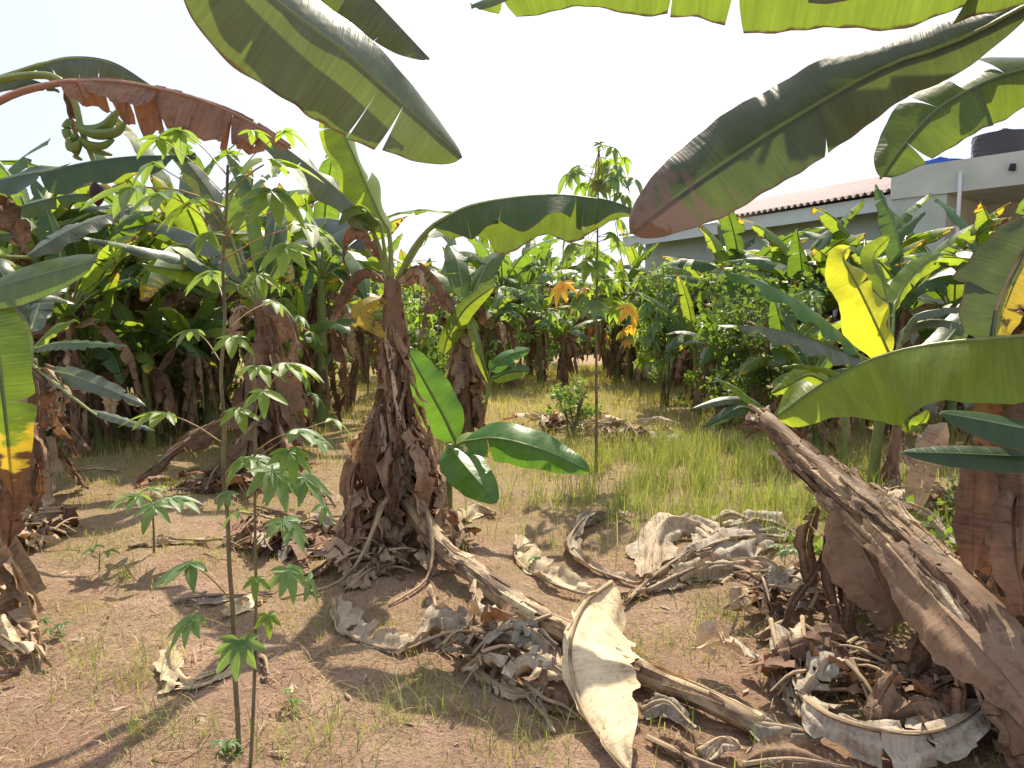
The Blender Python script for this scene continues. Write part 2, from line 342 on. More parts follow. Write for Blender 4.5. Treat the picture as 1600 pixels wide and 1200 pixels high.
def skirt(parent, top, base, n, r_top, r_bot, w, seed, mats=('tan', 'brown', 'pale'), lo=0., L=(.45, .95), cone=1.):
    """dead leaves hanging against the stem: each a separate part"""
    rs = np.random.RandomState(seed); top = np.array(top, float); base = np.array(base, float)
    for i in range(n):
        u = (i+.5)/n; f0 = .02+.75*u**.9*(1-lo); ax = top+(base-top)*f0; a = rs.rand()*6.283
        d = np.array([math.cos(a), math.sin(a), 0]); ln = L[0]+(L[1]-L[0])*rs.rand(); H = np.linalg.norm(top-base)
        ra = r_top+(r_bot*.5-r_top)*f0; rb = min(r_bot, ra + (r_bot)*(.25+.6*rs.rand())*cone)
        f1 = min(1., f0+ln/H); b0 = top+(base-top)*f1
        sw = np.array([-d[1], d[0], 0])*rs.randn()*.12
        pts = [ax+d*ra, ax+(b0-ax)*.25+d*(ra*1.5)+[0, 0, .0], ax+(b0-ax)*.65+d*(ra+rb)*.6+sw*.5, b0+d*rb+sw+[0, 0, .02]]
        leaf('dead_leaf', parent, pts, w*(.6+.8*rs.rand()), d+np.array([0, 0, .2]), fold=(15+rs.rand()*45,)*2, curl=(rs.randn()*40, rs.randn()*40), tears=(3, 3),
             mat=mats[rs.randint(len(mats))], crumple=.022, seed=seed*100+i, n=16, m=3, gap=.25, drop=25, prof=lambda t: .35+.65*np.sin(np.pi*np.clip(t, 0, 1)**.8))
def rand_banana(root, H, seed, nl=8, L=1.7, w=.24, dead=8, sk=10, res=14, mats=('far', 'farb'), upr=(35, 80), r=.11, ribs=None, dmats=('brown', 'tan', 'brown')):
    rs = np.random.RandomState(seed); o = np.array(root.get('_o', (0, 0, 0)))
    leanv = np.array([rs.randn()*.08, rs.randn()*.08, 0]); top = o+[0, 0, H]+leanv*H
    stem(root, [o, o+(top-o)*.5+leanv*.1, top], r, r*.55, 'stemb' if rs.rand() < .6 else 'stemg', seed=seed, sides=9)
    for i in range(nl):
        az = i*2.4+rs.rand()*.8; el = R(upr[0]+(upr[1]-upr[0])*(i+.5)/nl+rs.randn()*5); ln = L*(.75+.4*rs.rand())
        d = np.array([math.cos(az), math.sin(az), 0]); pts = [top]; p = top.copy(); e = el; st = ln*1.15/6
        cv = R(10+14*rs.rand())*(1.25-(i/nl)*.9)
        for q in range(6): p = p + (d*math.cos(e)+np.array([0, 0, math.sin(e)]))*st; pts.append(p.copy()); e -= cv
        leaf('leaf', root, pts[1:], w*(.8+.4*rs.rand()), (-d[0]*.3, -d[1]*.3, 1), fold=(12+rs.rand()*30,)*2, curl=(rs.rand()*35, rs.rand()*35), tears=(rs.randint(1, 9), rs.randint(1, 9)),
             mat=mats[rs.randint(len(mats))], seed=seed*50+i, n=res, m=3, wave=.08, pet=pts[:1], rib='rib', rr=(.02, .005), drop=16)
    for i in range(dead):
        az = rs.rand()*6.283; d = np.array([math.cos(az), math.sin(az), 0]); a = top-[0, 0, .05+rs.rand()*.25]; rch = .3+rs.rand()*.5
        pts = [a+d*r*.6, a+d*(r*.6+rch*.45)+[0, 0, .10], a+d*(r*.6+rch)+[0, 0, -.15-.25*rs.rand()], a+d*(r+rch*1.1)+[0, 0, -.7-.6*rs.rand()]]
        leaf('dead_leaf', root, pts, .16, (d[0]*.3, d[1]*.3, 1), fold=(55+rs.rand()*25,)*2, curl=(rs.randn()*25,)*2, tears=(6, 6), mat=dmats[rs.randint(len(dmats))], crumple=.03, seed=seed*70+i, n=14, m=3, gap=.25, drop=22)
    skirt(root, top-[0, 0, .1], o, sk, r*.8, r*2.6, .11, seed+5, mats=dmats, L=(.5, 1.1))

# ------------------------------------------------------------------ cassava
def cass_leaf(parent, p, az, tilt, size, seed=1, mat='cass', lobes=7, src=None, droop=20, name='leaf', lab=None):
    """palmate leaf: petiole from src to p, lobes radiate; az = direction the leaf points"""
    rs = np.random.RandomState(seed); p = np.array(p, float); mb = MB()
    d = np.array([math.cos(az)*math.cos(tilt), math.sin(az)*math.cos(tilt), math.sin(tilt)])
    sd_ = nrm(np.cross(d, [0, 0, 1.])); nn = np.cross(sd_, d)
    span = R(115)
    for i in range(lobes):
        a = -span + 2*span*i/(lobes-1) + rs.randn()*.06; ln = size*(1-.42*abs(a/span)**1.6)*(.92+.16*rs.rand())
        e = d*math.cos(a)+sd_*math.sin(a); sdl = -d*math.sin(a)+sd_*math.cos(a)
        k = 7; t = np.linspace(0, 1, k); dr = R(droop+rs.randn()*8)
        cx = p + e*(t*ln*math.cos(dr*.6))[:, None] - nn*((t**1.7)*ln*math.sin(dr))[:, None] - np.array([0, 0, 1.])*((t**2)*ln*.12)[:, None]
        wd = ln*.19*np.sin(np.pi*(t*.97+.02)**.85).clip(0)**.8 + .001
        v = []; uv = []
        for j, s in enumerate((-1, -.5, 0, .5, 1)):
            v.append(cx + sdl*(wd*s)[:, None] + nn*(wd*abs(s)*.28)[:, None]); uv.append(np.stack([np.full(k, s), t, np.full(k, s)*wd, t*ln], 1))
        v = np.stack(v, 1).reshape(-1, 3); uv = np.stack(uv, 1).reshape(-1, 4); mb.grid(v, k, 5, uv)
    o = mb.build(name, M[mat], parent)
    if lab: o['label'] = lab
    if src is not None:
        src = np.array(src, float); b = MB(); mid = (src+p)/2+[0, 0, .06*np.linalg.norm(p-src)]
        b.tube([src, mid, p], size*.022, size*.014, n=7, sides=5); b.build('petiole', M['cpet'], o, org=o['_o'])
    return o
def cassava(name, base, pts, label, leaves, r=(.012, .006), group=None, seed=1, mats=('cass',), cat='cassava'):
    """leaves: list of (px,py,Y,size,azdeg,tiltdeg)"""
    t = thing(name, base, label, cat, group); b = MB(); b.tube([base]+pts, r[0], r[1], sides=7, n=40, rn=.08, seed=seed); b.build('stem', M['cstem'], t)
    c, L = cr([base]+pts, 60)
    return t, c
# ================================================================== SETTING
def ground():
    a = np.r_[np.linspace(-400, -14, 12)[:-1], np.linspace(-14, 14, 281), np.linspace(14, 400, 12)[1:]]
    b = np.r_[np.linspace(-120, -4, 8)[:-1], np.linspace(-4, 26, 301), np.linspace(26, 900, 14)[1:]]
    X, Y = np.meshgrid(a, b, indexing='ij'); p = np.stack([X, Y, gh(X, Y)], -1).reshape(-1, 3)
    near = np.exp(-((p[:, 1]-5)/9)**2); q = p.copy(); q[:, 2] = 0
    p[:, 2] += (snoise(q, 9, 3)*.014 + snoise(q, 26, 5)*.009)*near
    m = MB(); m.grid(p, len(a), len(b), flip=True); return tag(m.build('ground', M['soil']), kind='structure', label='sandy reddish soil with thin patches of dry turf')
ground()
def blades(name, pts, hmin, hmax, wd, mat, seed, label, spread=.5, name2=None):
    rs = np.random.RandomState(seed); n = len(pts); az = rs.rand(n)*6.283; h = hmin+(hmax-hmin)*rs.rand(n)**1.5; ln = spread*(.2+rs.rand(n))
    d = np.stack([np.cos(az), np.sin(az)], 1); sd_ = np.stack([-d[:, 1], d[:, 0]], 1); wv = wd*(.6+.8*rs.rand(n)); V = np.zeros((n, 5, 3)); b = np.array(pts)
    for j, (f, g, wf) in enumerate(((0, 0, 1), (.6, .35, .7), (1., 1., 0))):
        c = np.zeros((n, 3)); c[:, :2] = b[:, :2] + d*(h*ln*g)[:, None]; c[:, 2] = b[:, 2] + h*f*(1-.25*ln*f)
        if j < 2:
            V[:, 2*j, :] = c; V[:, 2*j+1, :] = c; V[:, 2*j, :2] -= sd_*(wv*wf/2)[:, None]; V[:, 2*j+1, :2] += sd_*(wv*wf/2)[:, None]
        else: V[:, 4, :] = c
    i = np.arange(n)[:, None]*5; q = np.hstack([i, i+1, i+3, i+2]); t = np.hstack([i+2, i+3, i+4])
    me = bpy.data.meshes.new(name); me.vertices.add(n*5); me.vertices.foreach_set('co', V.reshape(-1).astype(np.float32))
    li = np.hstack([q, t]).reshape(-1); me.loops.add(len(li)); me.loops.foreach_set('vertex_index', li.astype(np.int32))
    st = (np.arange(n)[:, None]*7+np.array([0, 4])).reshape(-1); me.polygons.add(2*n); me.polygons.foreach_set('loop_start', st.astype(np.int32))
    me.update(calc_edges=True); u = me.uv_layers.new(name='UVMap'); rv = np.repeat(rs.rand(n), 7); u.data.foreach_set('uv', np.stack([rv, rv], 1).ravel().astype(np.float32))
    me.materials.append(M[mat]); o = bpy.data.objects.new(name, me); col.objects.link(o); tag(o, label, 'grass', kind='stuff'); return o
def scatter(n, x0, x1, y0, y1, dens, seed, clump=0):
    rs = np.random.RandomState(seed); k = n
    p = np.stack([rs.rand(k), y0+(y1-y0)*rs.rand(k)**.8, np.zeros(k)], 1)
    p[:, 0] = x0+(x1-x0)*p[:, 0]
    keep = rs.rand(k) < dens(p); p = p[keep]
    if clump: p = np.repeat(p, clump, 0); p[:, :2] += rs.randn(len(p), 2)*.035
    p[:, 2] = gh(p[:, 0], p[:, 1])-.004; return p
def infr(p, k=.78): return (np.abs(p[:, 0]) < k*p[:, 1]+.3)
# short sparse turf near, denser further
def d1(p):
    q = p.copy(); nzv = snoise(q, 2.3, 21)*.5+.5*snoise(q, 6.5, 22); return infr(p)*np.clip((nzv+.05+(p[:, 1]-4.5)*.06)*1.2, 0.015, 1)
blades('grass', scatter(60000, -9, 9, 1.8, 9, d1, 1, 3), .012, .085, .0035, 'grass', 1, 'thin short dry grass patched over the sandy soil', .9)
blades('grass', scatter(72000, -15, 12, 7.0, 24, lambda p: infr(p)*np.clip(.55+snoise(p, 1.5, 5)*.5+.5*(p[:, 0] > -1), 0, 1), 2, 3), .03, .26, .007, 'grass', 2, 'yellow green grass filling the clearing before the far bananas', .7)
def d3(p):
    return np.exp(-((p[:, 0]-2.0)/1.25)**2-((p[:, 1]-6.9)/1.7)**2)*np.clip(.6+snoise(p, 4, 8), 0, 1)
blades('grass', scatter(22000, -1, 5.5, 4.6, 11, d3, 3, 7), .08, .40, .005, 'grassg', 3, 'tall fine green grass in a patch left of the leaning dead stem', .6)
def d4(p):
    return infr(p)*np.clip(snoise(p, 3.1, 18)*1.5-.75, 0, 1)
blades('grass', scatter(5200, -5, 6, 2.0, 8, d4, 4, 12), .05, .20, .004, 'grassg', 4, 'wispy green grass tufts dotted over the bare soil', 1.0)
def tufts():
    rs = np.random.RandomState(31); o = []
    for px, py, n, s in ((235, 1150, 60, .09), (190, 1080, 34, .08), (520, 1150, 70, .12), (640, 1120, 50, .1), (440, 1185, 50, .1), (1070, 1000, 70, .10), (1105, 950, 60, .10), (1040, 905, 40, .1), (840, 1160, 60, .14), (760, 1120, 40, .12), (130, 870, 50, .12), (195, 905, 40, .06), (90, 1020, 60, .16), (560, 960, 50, .12), (890, 800, 60, .2), (1150, 960, 60, .12), (60, 720, 60, .25), (300, 1170, 40, .08), (980, 1010, 40, .08)):
        g = G(px, py)
        for i in range(int(n*1.6)): q = g+np.array([rs.randn()*s, rs.randn()*s, 0]); q[2] = gh(q[0], q[1])-.004; o.append(q)
    return np.array(o)
blades('grass', tufts(), .05, .17, .0038, 'grassg', 14, 'loose wispy tufts of thin grass on the sandy foreground', 1.1)
blades('dry_thatch', scatter(52000, -8, 8, 1.8, 9.5, lambda p: infr(p)*np.clip(snoise(p, 1.9, 44)*.9+.5*snoise(p, 7, 45)+.25, .05, 1), 6, 2), .015, .07, .0045, 'thatch', 6, 'flattened brown dead grass matted over the soil', 2.6)
# small litter
def litter():
    rs = np.random.RandomState(9); m = MB()
    for i in range(1500):
        y = 2+10*rs.rand()**1.3; x = (rs.rand()-.5)*1.5*y; z = gh(x, y)+.006; a = rs.rand()*6.28; l = .006+.05*rs.rand()**3; w_ = l*(.12+.35*rs.rand()**2)
        d = np.array([math.cos(a), math.sin(a), rs.randn()*.15]); s = np.array([-d[1], d[0], rs.randn()*.3]); c = np.array([x, y, z])
        m.add([c-d*l, c-s*w_+[0, 0, .005], c+d*l+[0, 0, rs.rand()*.01], c+s*w_], [(0, 1, 2, 3)], [(0, 0, 0, 0), (1, 0, w_, 0), (1, 1, w_, l), (0, 1, 0, l)], mi=rs.randint(3))
    tag(m.build('leaf_litter', [M['tan'], M['pale'], M['brown']]), 'small scraps of dry leaf scattered over the soil', 'leaf litter', kind='stuff')
litter()

# ------------------------------------------------------------------ house
def house():
    wall = mat_plain('pale_green_render', (.50, .53, .46), .85, .3, 2, .15); conc = mat_plain('concrete_band', (.52, .54, .48), .85, .38, 1.6, .2)
    rf = mat_plain('fibre_cement_sheet', (.47, .38, .35), .8, .22, 1.6, .1); dk = mat_plain('dark_interior', (.035, .035, .045), .8); trim = mat_plain('white_trim', (.62, .64, .62), .6, .1)
    d = nrm(np.array([-.48, .877, 0])); nn = np.array([.877, .48, 0]); A = np.array([6.62, 12.65, 0])          # facade runs from A along d
    t = thing('house', (A[0], A[1], 0), 'pale green bungalow with corrugated roof behind the banana plants at right', 'house')
    def q(s, o, z): return A + d*s + nn*o + np.array([0, 0, z])
    def blk(m, s0, s1, o0, o1, z0, z1, mi=0):
        v = [q(s0, o0, z0), q(s1, o0, z0), q(s1, o1, z0), q(s0, o1, z0), q(s0, o0, z1), q(s1, o0, z1), q(s1, o1, z1), q(s0, o1, z1)]
        m.add(v, [(0, 1, 2, 3), (7, 6, 5, 4), (4, 5, 1, 0), (5, 6, 2, 1), (6, 7, 3, 2), (7, 4, 0, 3)], mi=mi)
    EAVE = 3.75; LEN = 7.4
    m = MB(); blk(m, 0, LEN, .45, 6, 0, EAVE-.02); m.build('wall', wall, t, smooth=False)
    for s in (1.6, 4.2, 6.6):
        m = MB(); blk(m, s, s+1.2, .40, .47, 1.1, 2.3); wn = m.build('window', dk, t, smooth=False)
        m = MB()
        for a, b, c, e in ((s-.06, s, 1.04, 2.36), (s+1.2, s+1.26, 1.04, 2.36), (s, s+1.2, 1.04, 1.1), (s, s+1.2, 2.3, 2.36), (s+.58, s+.62, 1.1, 2.3)): blk(m, a, b, .37, .46, c, e)
        m.build('frame', trim, wn, smooth=False, org=wn['_o'])
    # corrugated roof, two slopes
    m = MB(); ns = 500; s_ = np.linspace(-.1, LEN+.35, ns); cg = .028*np.sin(s_*2*math.pi/.15)
    for (o0, z0, o1, z1) in ((-.15, EAVE, 3.1, EAVE+.92), (3.1, EAVE+.92, 6.6, EAVE)):
        v = []
        for i in range(ns):
            for f in (0, .5, 1): v.append(q(s_[i], o0+(o1-o0)*f, z0+(z1-z0)*f+cg[i]))
        m.grid(v, ns, 3)
        v2 = [a-np.array([0, 0, .012]) for a in v]; m.grid(v2, ns, 3, flip=True)
    m.build('roof', rf, t)
    m = MB(); blk(m, -.1, LEN+.3, -.05, .0, EAVE-.32, EAVE-.06); m.build('fascia', trim, t, smooth=False)
    # flat concrete wing at the right
    B0 = P(1393, 265, 12.5); B1 = P(1660, 228, 10.75); dd = nrm(np.array([B1[0]-B0[0], B1[1]-B0[1], 0])); n2 = np.array([-dd[1], dd[0], 0]);
    if n2[1] < 0: n2 = -n2
    Lw = np.linalg.norm((B1-B0)[:2]); t2 = thing('concrete_wing', (B0[0], B0[1], 0), 'pale concrete flat roofed wing with dark carport opening at the right edge', 'building')
    def q2(s, o, z): return np.array([B0[0], B0[1], 0]) + dd*s + n2*o + np.array([0, 0, z])
    def blk2(m, s0, s1, o0, o1, z0, z1):
        v = [q2(s0, o0, z0), q2(s1, o0, z0), q2(s1, o1, z0), q2(s0, o1, z0), q2(s0, o0, z1), q2(s1, o0, z1), q2(s1, o1, z1), q2(s0, o1, z1)]
        m.add(v, [(0, 3, 2, 1), (4, 5, 6, 7), (0, 1, 5, 4), (1, 2, 6, 5), (2, 3, 7, 6), (3, 0, 4, 7)])
    Z = float(B0[2]); m = MB(); blk2(m, 0, Lw+3, 0, 2.2, 3.55, Z); m.build('parapet_slab', conc, t2, smooth=False)
    m = MB(); blk2(m, .02, .85, .03, 2.1, 0, 3.549); blk2(m, .85, Lw+3, 1.9, 2.1, 0, 3.549); m.build('wall', wall, t2, smooth=False)
    m = MB(); blk2(m, .95, Lw+3, 1.82, 1.897, .02, 3.1); m.build('carport_shade_panel', dk, t2, smooth=False)  # dark sheet standing in for the shade deep inside the open carport
    m = MB(); m.tube([q2(1.05, -.04, .5), q2(1.05, -.04, 3.6), q2(1.05, -.04, Z-.2)], .03, .03, n=4, sides=8); m.build('drain_pipe', trim, t2)
    m = MB(); c = q2(1.75, -.03, Z-.28); m.tube([c, c+[0, 0, .1]], .05, .04, n=4, sides=6, rn=.3); m.build('wall_bracket', dk, t2)
    # second roof edge beyond the tank
    m = MB(); v = []
    ss = np.linspace(0, 3, 160)
    for i in range(160):
        for f in (0, 1): v.append(q2(Lw-.35+ss[i], 2.4+f*1.6, Z+.05+f*.5+.028*math.sin(ss[i]*2*math.pi/.15)))
    m.grid(v, 160, 2, flip=True); m.build('roof', rf, t2)
    blk_ = mat_plain('black_plastic', (.045, .045, .055), .45, .2, 4, .05); blu = mat_plain('blue_plastic', (.03, .09, .42), .4, .15, 4, .05)
    def tank(px, Y, r, h, z0, mt, label, lid):
        x = X_(px, Y); tk = thing('water_tank', (x, Y, z0), label, 'water tank', 'water tanks on the flat roof'); b = MB()
        zz = [0, .02, .04, .96, 1.0, 1.07, 1.10]; rr = [r*.97, r, r, r, r*.97, r*.45, r*.42]
        zs = []; rs_ = []
        for k in range(41):
            u = k/40; zs.append(u*h); rs_.append(r*(1+.018*(math.sin(u*math.pi*2*6) > .4)))
        zs += [h*1.01, h*1.08, h*1.10]; rs_ += [r*.93, r*.5, r*.01]
        v = []; S_ = 36
        for z, ra in zip(zs, rs_):
            for k in range(S_+1): a = k % S_/S_*6.2832; v.append((x+ra*math.cos(a), Y+ra*math.sin(a), z0+z))
        b.grid(v, len(zs), S_+1, flip=False); b.build('tank_body', mt, tk)
        b = MB(); b.tube([(x, Y, z0+h*1.07), (x, Y, z0+h*1.07+lid)], r*.38, r*.34, n=4, sides=20); b.tube([(x, Y, z0+h*1.07+lid), (x, Y, z0+h*1.07+lid+.03)], r*.2, r*.16, n=3, sides=14); b.build('lid', mt, tk)
        b = MB(); b.tube([(x-r*1.02, Y-.02, z0), (x-r*1.02-.07, Y-.02, z0+h*.5), (x-r*1.02-.03, Y-.02, z0+h*.85), (x-r*.8, Y, z0+h)], .012, .012, n=12, sides=5); b.build('pipe', mat_plain('grey_pipe', (.4, .4, .42)), tk)
        return tk
    tank(1548, 12.3, .43, .50, Z, blk_, 'black ribbed water tank on the concrete slab, right of the blue one', .04)
    tank(1452, 13.0, .42, .20, Z, blu, 'low blue water tank with a raised lid, left of the black one', .06)
house()
def far_house():
    t = thing('distant_house', (X_(800, 48), 48, 0), 'distant low house with grey roof above the far bananas', 'house'); x = X_(800, 48)
    m = MB(); m.box((x-3.5, 48, 0), (x+2.2, 53, 4.2)); m.build('wall', mat_plain('far_wall', (.5, .46, .4)), t, smooth=False)
    m = MB(); m.add([(x-4, 47.5, 4.2), (x+2.7, 47.5, 4.2), (x+2.7, 50.5, 5.3), (x-4, 50.5, 5.3), (x-4, 53.5, 4.2), (x+2.7, 53.5, 4.2)], [(0, 1, 2, 3), (3, 2, 5, 4), (0, 3, 4), (1, 5, 2)]); m.build('roof', mat_plain('far_roof', (.45, .42, .4)), t, smooth=False)
far_house()
# ================================================================== MIDDLE DISTANCE AND FAR BANANAS
def shrub(px, Y, W_, H_, n, mat, label, seed, lf=.06, cat='shrub', grp=None):
    rs = np.random.RandomState(seed); x = X_(px, Y); base = np.array([x, Y, gh(x, Y)]); t = thing('leafy_shrub', base, label, cat, grp)
    b = MB()
    for i in range(6):
        a = rs.rand()*6.28; b.tube([base+[rs.randn()*.04, 0, 0], base+[math.cos(a)*W_*.2, math.sin(a)*W_*.2, H_*.45], base+[math.cos(a)*W_*.38, math.sin(a)*W_*.38, H_*.85]], .02, .006, n=8, sides=5)
    b.build('stem', M['cstem'], t)
    cl = rs.randn(26, 3)*[W_*.24, W_*.24, H_*.2]+[0, 0, H_*.58]; cr_ = .1*W_+.14*W_*rs.rand(26)
    k = rs.randint(0, 26, n); v = rs.randn(n, 3); v = nrm(v)*(cr_[k]*(.55+.5*rs.rand(n)))[:, None]; c = base+cl[k]+v; c[:, 2] = np.maximum(c[:, 2], .03)
    d = nrm(rs.randn(n, 3)+v*2+[0, 0, -.3]); s = nrm(np.cross(d, rs.randn(n, 3))); L = (lf*(.6+.8*rs.rand(n)))[:, None]
    V = np.stack([c-d*L*.2, c+d*L*.35-s*L*.32, c+d*L, c+d*L*.35+s*L*.32], 1).reshape(-1, 3)
    m = MB(); m.add(V, [(4*i, 4*i+1, 4*i+2, 4*i+3) for i in range(n)], np.tile([(0, 0, 0, 0), (-.8, .4, 0, .03), (0, 1, 0, .06), (.8, .4, .02, .03)], (n, 1)))
    m.build('foliage', M[mat], t); return t
# far-off mass of leaves closing the view
def thicket():
    rs = np.random.RandomState(77); n = 52000; cx = np.linspace(-40, 26, 120); cy = 33+6*rs.rand(120); ch = 1.4+1.7*rs.rand(120)**1.2
    k = rs.randint(0, 120, n); v = nrm(rs.randn(n, 3)); u = rs.rand(n)**.4
    c = np.stack([cx[k]+v[:, 0]*u*1.4, cy[k]+v[:, 1]*u*1.2, ch[k]*(.5+.62*v[:, 2]*u)], 1); c[:, 2] = np.maximum(c[:, 2], .05)
    d = nrm(rs.randn(n, 3)+[0, 0, -.3]); s = nrm(np.cross(d, rs.randn(n, 3))); L = (.22*(.6+.8*rs.rand(n)))[:, None]
    V = np.stack([c-d*L, c-s*L*.4, c+d*L, c+s*L*.4], 1).reshape(-1, 3)
    m = MB(); m.add(V, [(4*i, 4*i+1, 4*i+2, 4*i+3) for i in range(n)], np.tile([(0, 0, 0, 0), (-.8, .4, 0, .03), (0, 1, 0, .06), (.8, .4, .02, .03)], (n, 1)))
    tag(m.build('undergrowth', M['shrub']), 'far-off dark thicket behind the last banana row', 'undergrowth', kind='stuff')
thicket()
protos = []
for i in range(7):
    r_ = thing('banana_plant', (0, 0, 0), 'x', 'banana plant', 'x'); rand_banana(r_, 1.55+.12*i, 200+i, nl=9+i % 3, L=1.55+.1*(i % 3), dead=6, sk=9, res=12); protos.append(r_)
FAR = 'banana plants of the far rows'; MID = 'banana plants at middle distance'
far_tab = [
 (705, 17.5, .85, 'banana plant of the far row just right of the brown skirted plant', 3),
 (770, 18, .9, 'banana plant of the far row under the bend of the arching leaf', 0),
 (845, 17.8, .85, 'banana plant of the far row beneath the middle of the arching leaf', 2),
 (965, 18.3, .9, 'banana plant of the far row close right of the tall cassava stem', 5),
 (1060, 17, .85, 'banana plant of the far row close right of the bushy cassava column', 6),
 (232, 8.9, 0.62, 'young low banana plant before the dense dark shrub', 1),
 (150, 8.7, 0.58, 'young banana plant low down beside the drooping cassava at left', 2),
 (300, 9.2, 0.6, 'young banana plant between the dense shrub and the slumped dead leaves', 4),
 (85, 8.6, 0.55, 'young banana plant low behind the pale sloping leaf at left', 0),
 (468, 9.4, 0.62, 'young banana plant just right of the dark brown skirted plant', 3),
 (545, 12.5, 0.66, 'young banana plant low behind the left side of the central stem', 6),
 (1095, 12.0, 0.62, 'young banana plant low down right of the bushy cassava', 2),
 (1130, 10.6, 0.5, 'young banana plant left of the clump of shoots, in the grass', 5),
 (1235, 8.8, 0.6, 'young banana plant right behind the shiny wavy leaf of the clump', 1),
 (880, 16.5, 0.62, 'pale young banana plant standing free before the far row, left of the tall cassava', 3),
 (1290, 8.2, 0.55, 'young banana plant seen beneath the leaves of the young clump', 0),
 (1000, 17, 0.7, 'young banana plant at the foot of the far row right of the tall cassava', 4),
 (795, 16, 0.7, 'young banana plant at the foot of the far row right of the skirted plant', 6),
 (1290, 11.4, .98, 'banana plant in the middle of the dense row right before the roof edge', 6),
 (1232, 12.4, .98, 'banana plant whose leaves touch the lower edge of the corrugated roof', 4),
 (1178, 13.8, 1.0, 'banana plant behind the leafy shrub, under the long roof slope', 0),
 (395, 12.2, 1.1, 'banana plant behind the dark skirted plant, lit from behind', 1),
 (250, 12, 1.2, 'banana plant behind the dense dark shrub at left', 5),
 (55, 9.0, 1.2, 'tall banana plant behind the left foreground leaves, under the fruit bunch', 4),
 (185, 9.6, 1.15, 'banana plant with a brown skirt left of the dense dark shrub', 0),
 (325, 9.9, 1.2, 'banana plant between the dense dark shrub and the dark skirted plant', 2),
 (500, 10.6, 1.0, 'nearest banana plant just left of the upper central stem', 5),
 (120, 8.3, .85, 'low banana plant left of the dense dark shrub', 3),
 (565, 18, 1.05, 'far banana plant showing just left of the central skirted stem', 0),
 (640, 21, 1.1, 'far banana plant directly behind the crown of the central skirted plant', 1),
 (678, 17, .9, 'far banana plant left of the brown skirted plant standing behind the central one', 2),
 (745, 22, 1.2, 'far banana plant whose leaves show above the brown skirted plant behind the centre', 3),
 (790, 18.5, 1.15, 'far banana plant with spreading leaves just below the long arching leaf', 4),
 (828, 20, 1.05, 'far banana plant with bluish green leaves below the middle of the arching leaf', 5),
 (893, 21, 1.15, 'far banana plant just behind and left of the tall cassava top', 6),
 (950, 22, 1.1, 'far banana plant directly behind the tall cassava stem', 0),
 (985, 18, .85, 'far banana plant between the tall cassava and the bushy cassava', 1),
 (1015, 23, 1.2, 'far banana plant whose crown shows over the bushy cassava, left of the house', 2),
 (1075, 18.5, 1.05, 'far banana plant right of the bushy cassava and before the pale end wall', 3),
 (1105, 15.5, 1.0, 'banana plant in front of the left end of the corrugated roof', 4),
 (1150, 13.2, .98, 'banana plant with upright leaves under the left part of the corrugated roof', 5),
 (1205, 11.8, .96, 'banana plant with spear leaves rising against the middle of the corrugated roof', 6),
 (1262, 10.8, .9, 'banana plant with a brown arching leaf under the corrugated roof', 1),
 (1330, 10.2, 1.0, 'tallest banana plant in front of the roof, left of the concrete wing', 0),
 (1415, 9.6, .93, 'banana plant with ragged leaves at the left corner of the concrete wing', 3),
 (1490, 10.2, .9, 'banana plant before the drain pipe of the concrete wing', 2),
 (1560, 8.6, .85, 'banana plant below the black water tank with pale dry leaves', 5),
 (1640, 8.2, .85, 'banana plant cut by the right edge of the photo below the tank', 4),
 (30, 12.5, 1.15, 'far left banana plant behind the drooping yellow tipped leaf', 2),
 (95, 15, 1.25, 'banana plant behind the fruiting plant at upper left', 4),
 (165, 11, 1.0, 'banana plant behind the dark horizontal leaf at left', 6),
 (228, 14, 1.15, 'banana plant standing left of the tall thin cassava, far back', 1),
 (285, 10.5, .95, 'banana plant with brown hanging leaves just left of the thin cassava', 3),
 (345, 13.5, 1.2, 'banana plant directly behind the thin cassava top', 5),
 (455, 11.5, 1.1, 'banana plant in the sunlit group right of the thin cassava', 0),
 (505, 14.5, 1.15, 'banana plant at the right end of the sunlit left group', 2),
 (400, 16, 1.2, 'banana plant at the back of the left group, right of the thin cassava', 6),
 (-60, 9.5, 1.1, 'banana plant mostly cut by the left edge behind the foreground leaves', 5),
 (590, 27, 1.2, 'small far banana plant low on the skyline left of the central crown', 5),
 (700, 28, 1.2, 'small far banana plant on the skyline right of the central crown', 6),
 (860, 28, 1.25, 'small far banana plant on the skyline left of the tall cassava', 1),
 (1050, 21, 1.1, 'small far banana plant beside the pale end wall of the house', 4),
]
used = set()
for i, (px, Y, s, lab, k) in enumerate(far_tab):
    o = protos[k] if k not in used else copy_tree(protos[k]); used.add(k)
    x = X_(px, Y); o.location = (x, Y, gh(x, Y)-.02); o.rotation_euler = (0, 0, (i*2.17) % 6.28); o.scale = (s,)*3
    tag(o, lab, 'banana plant', FAR if Y > 14 else MID)
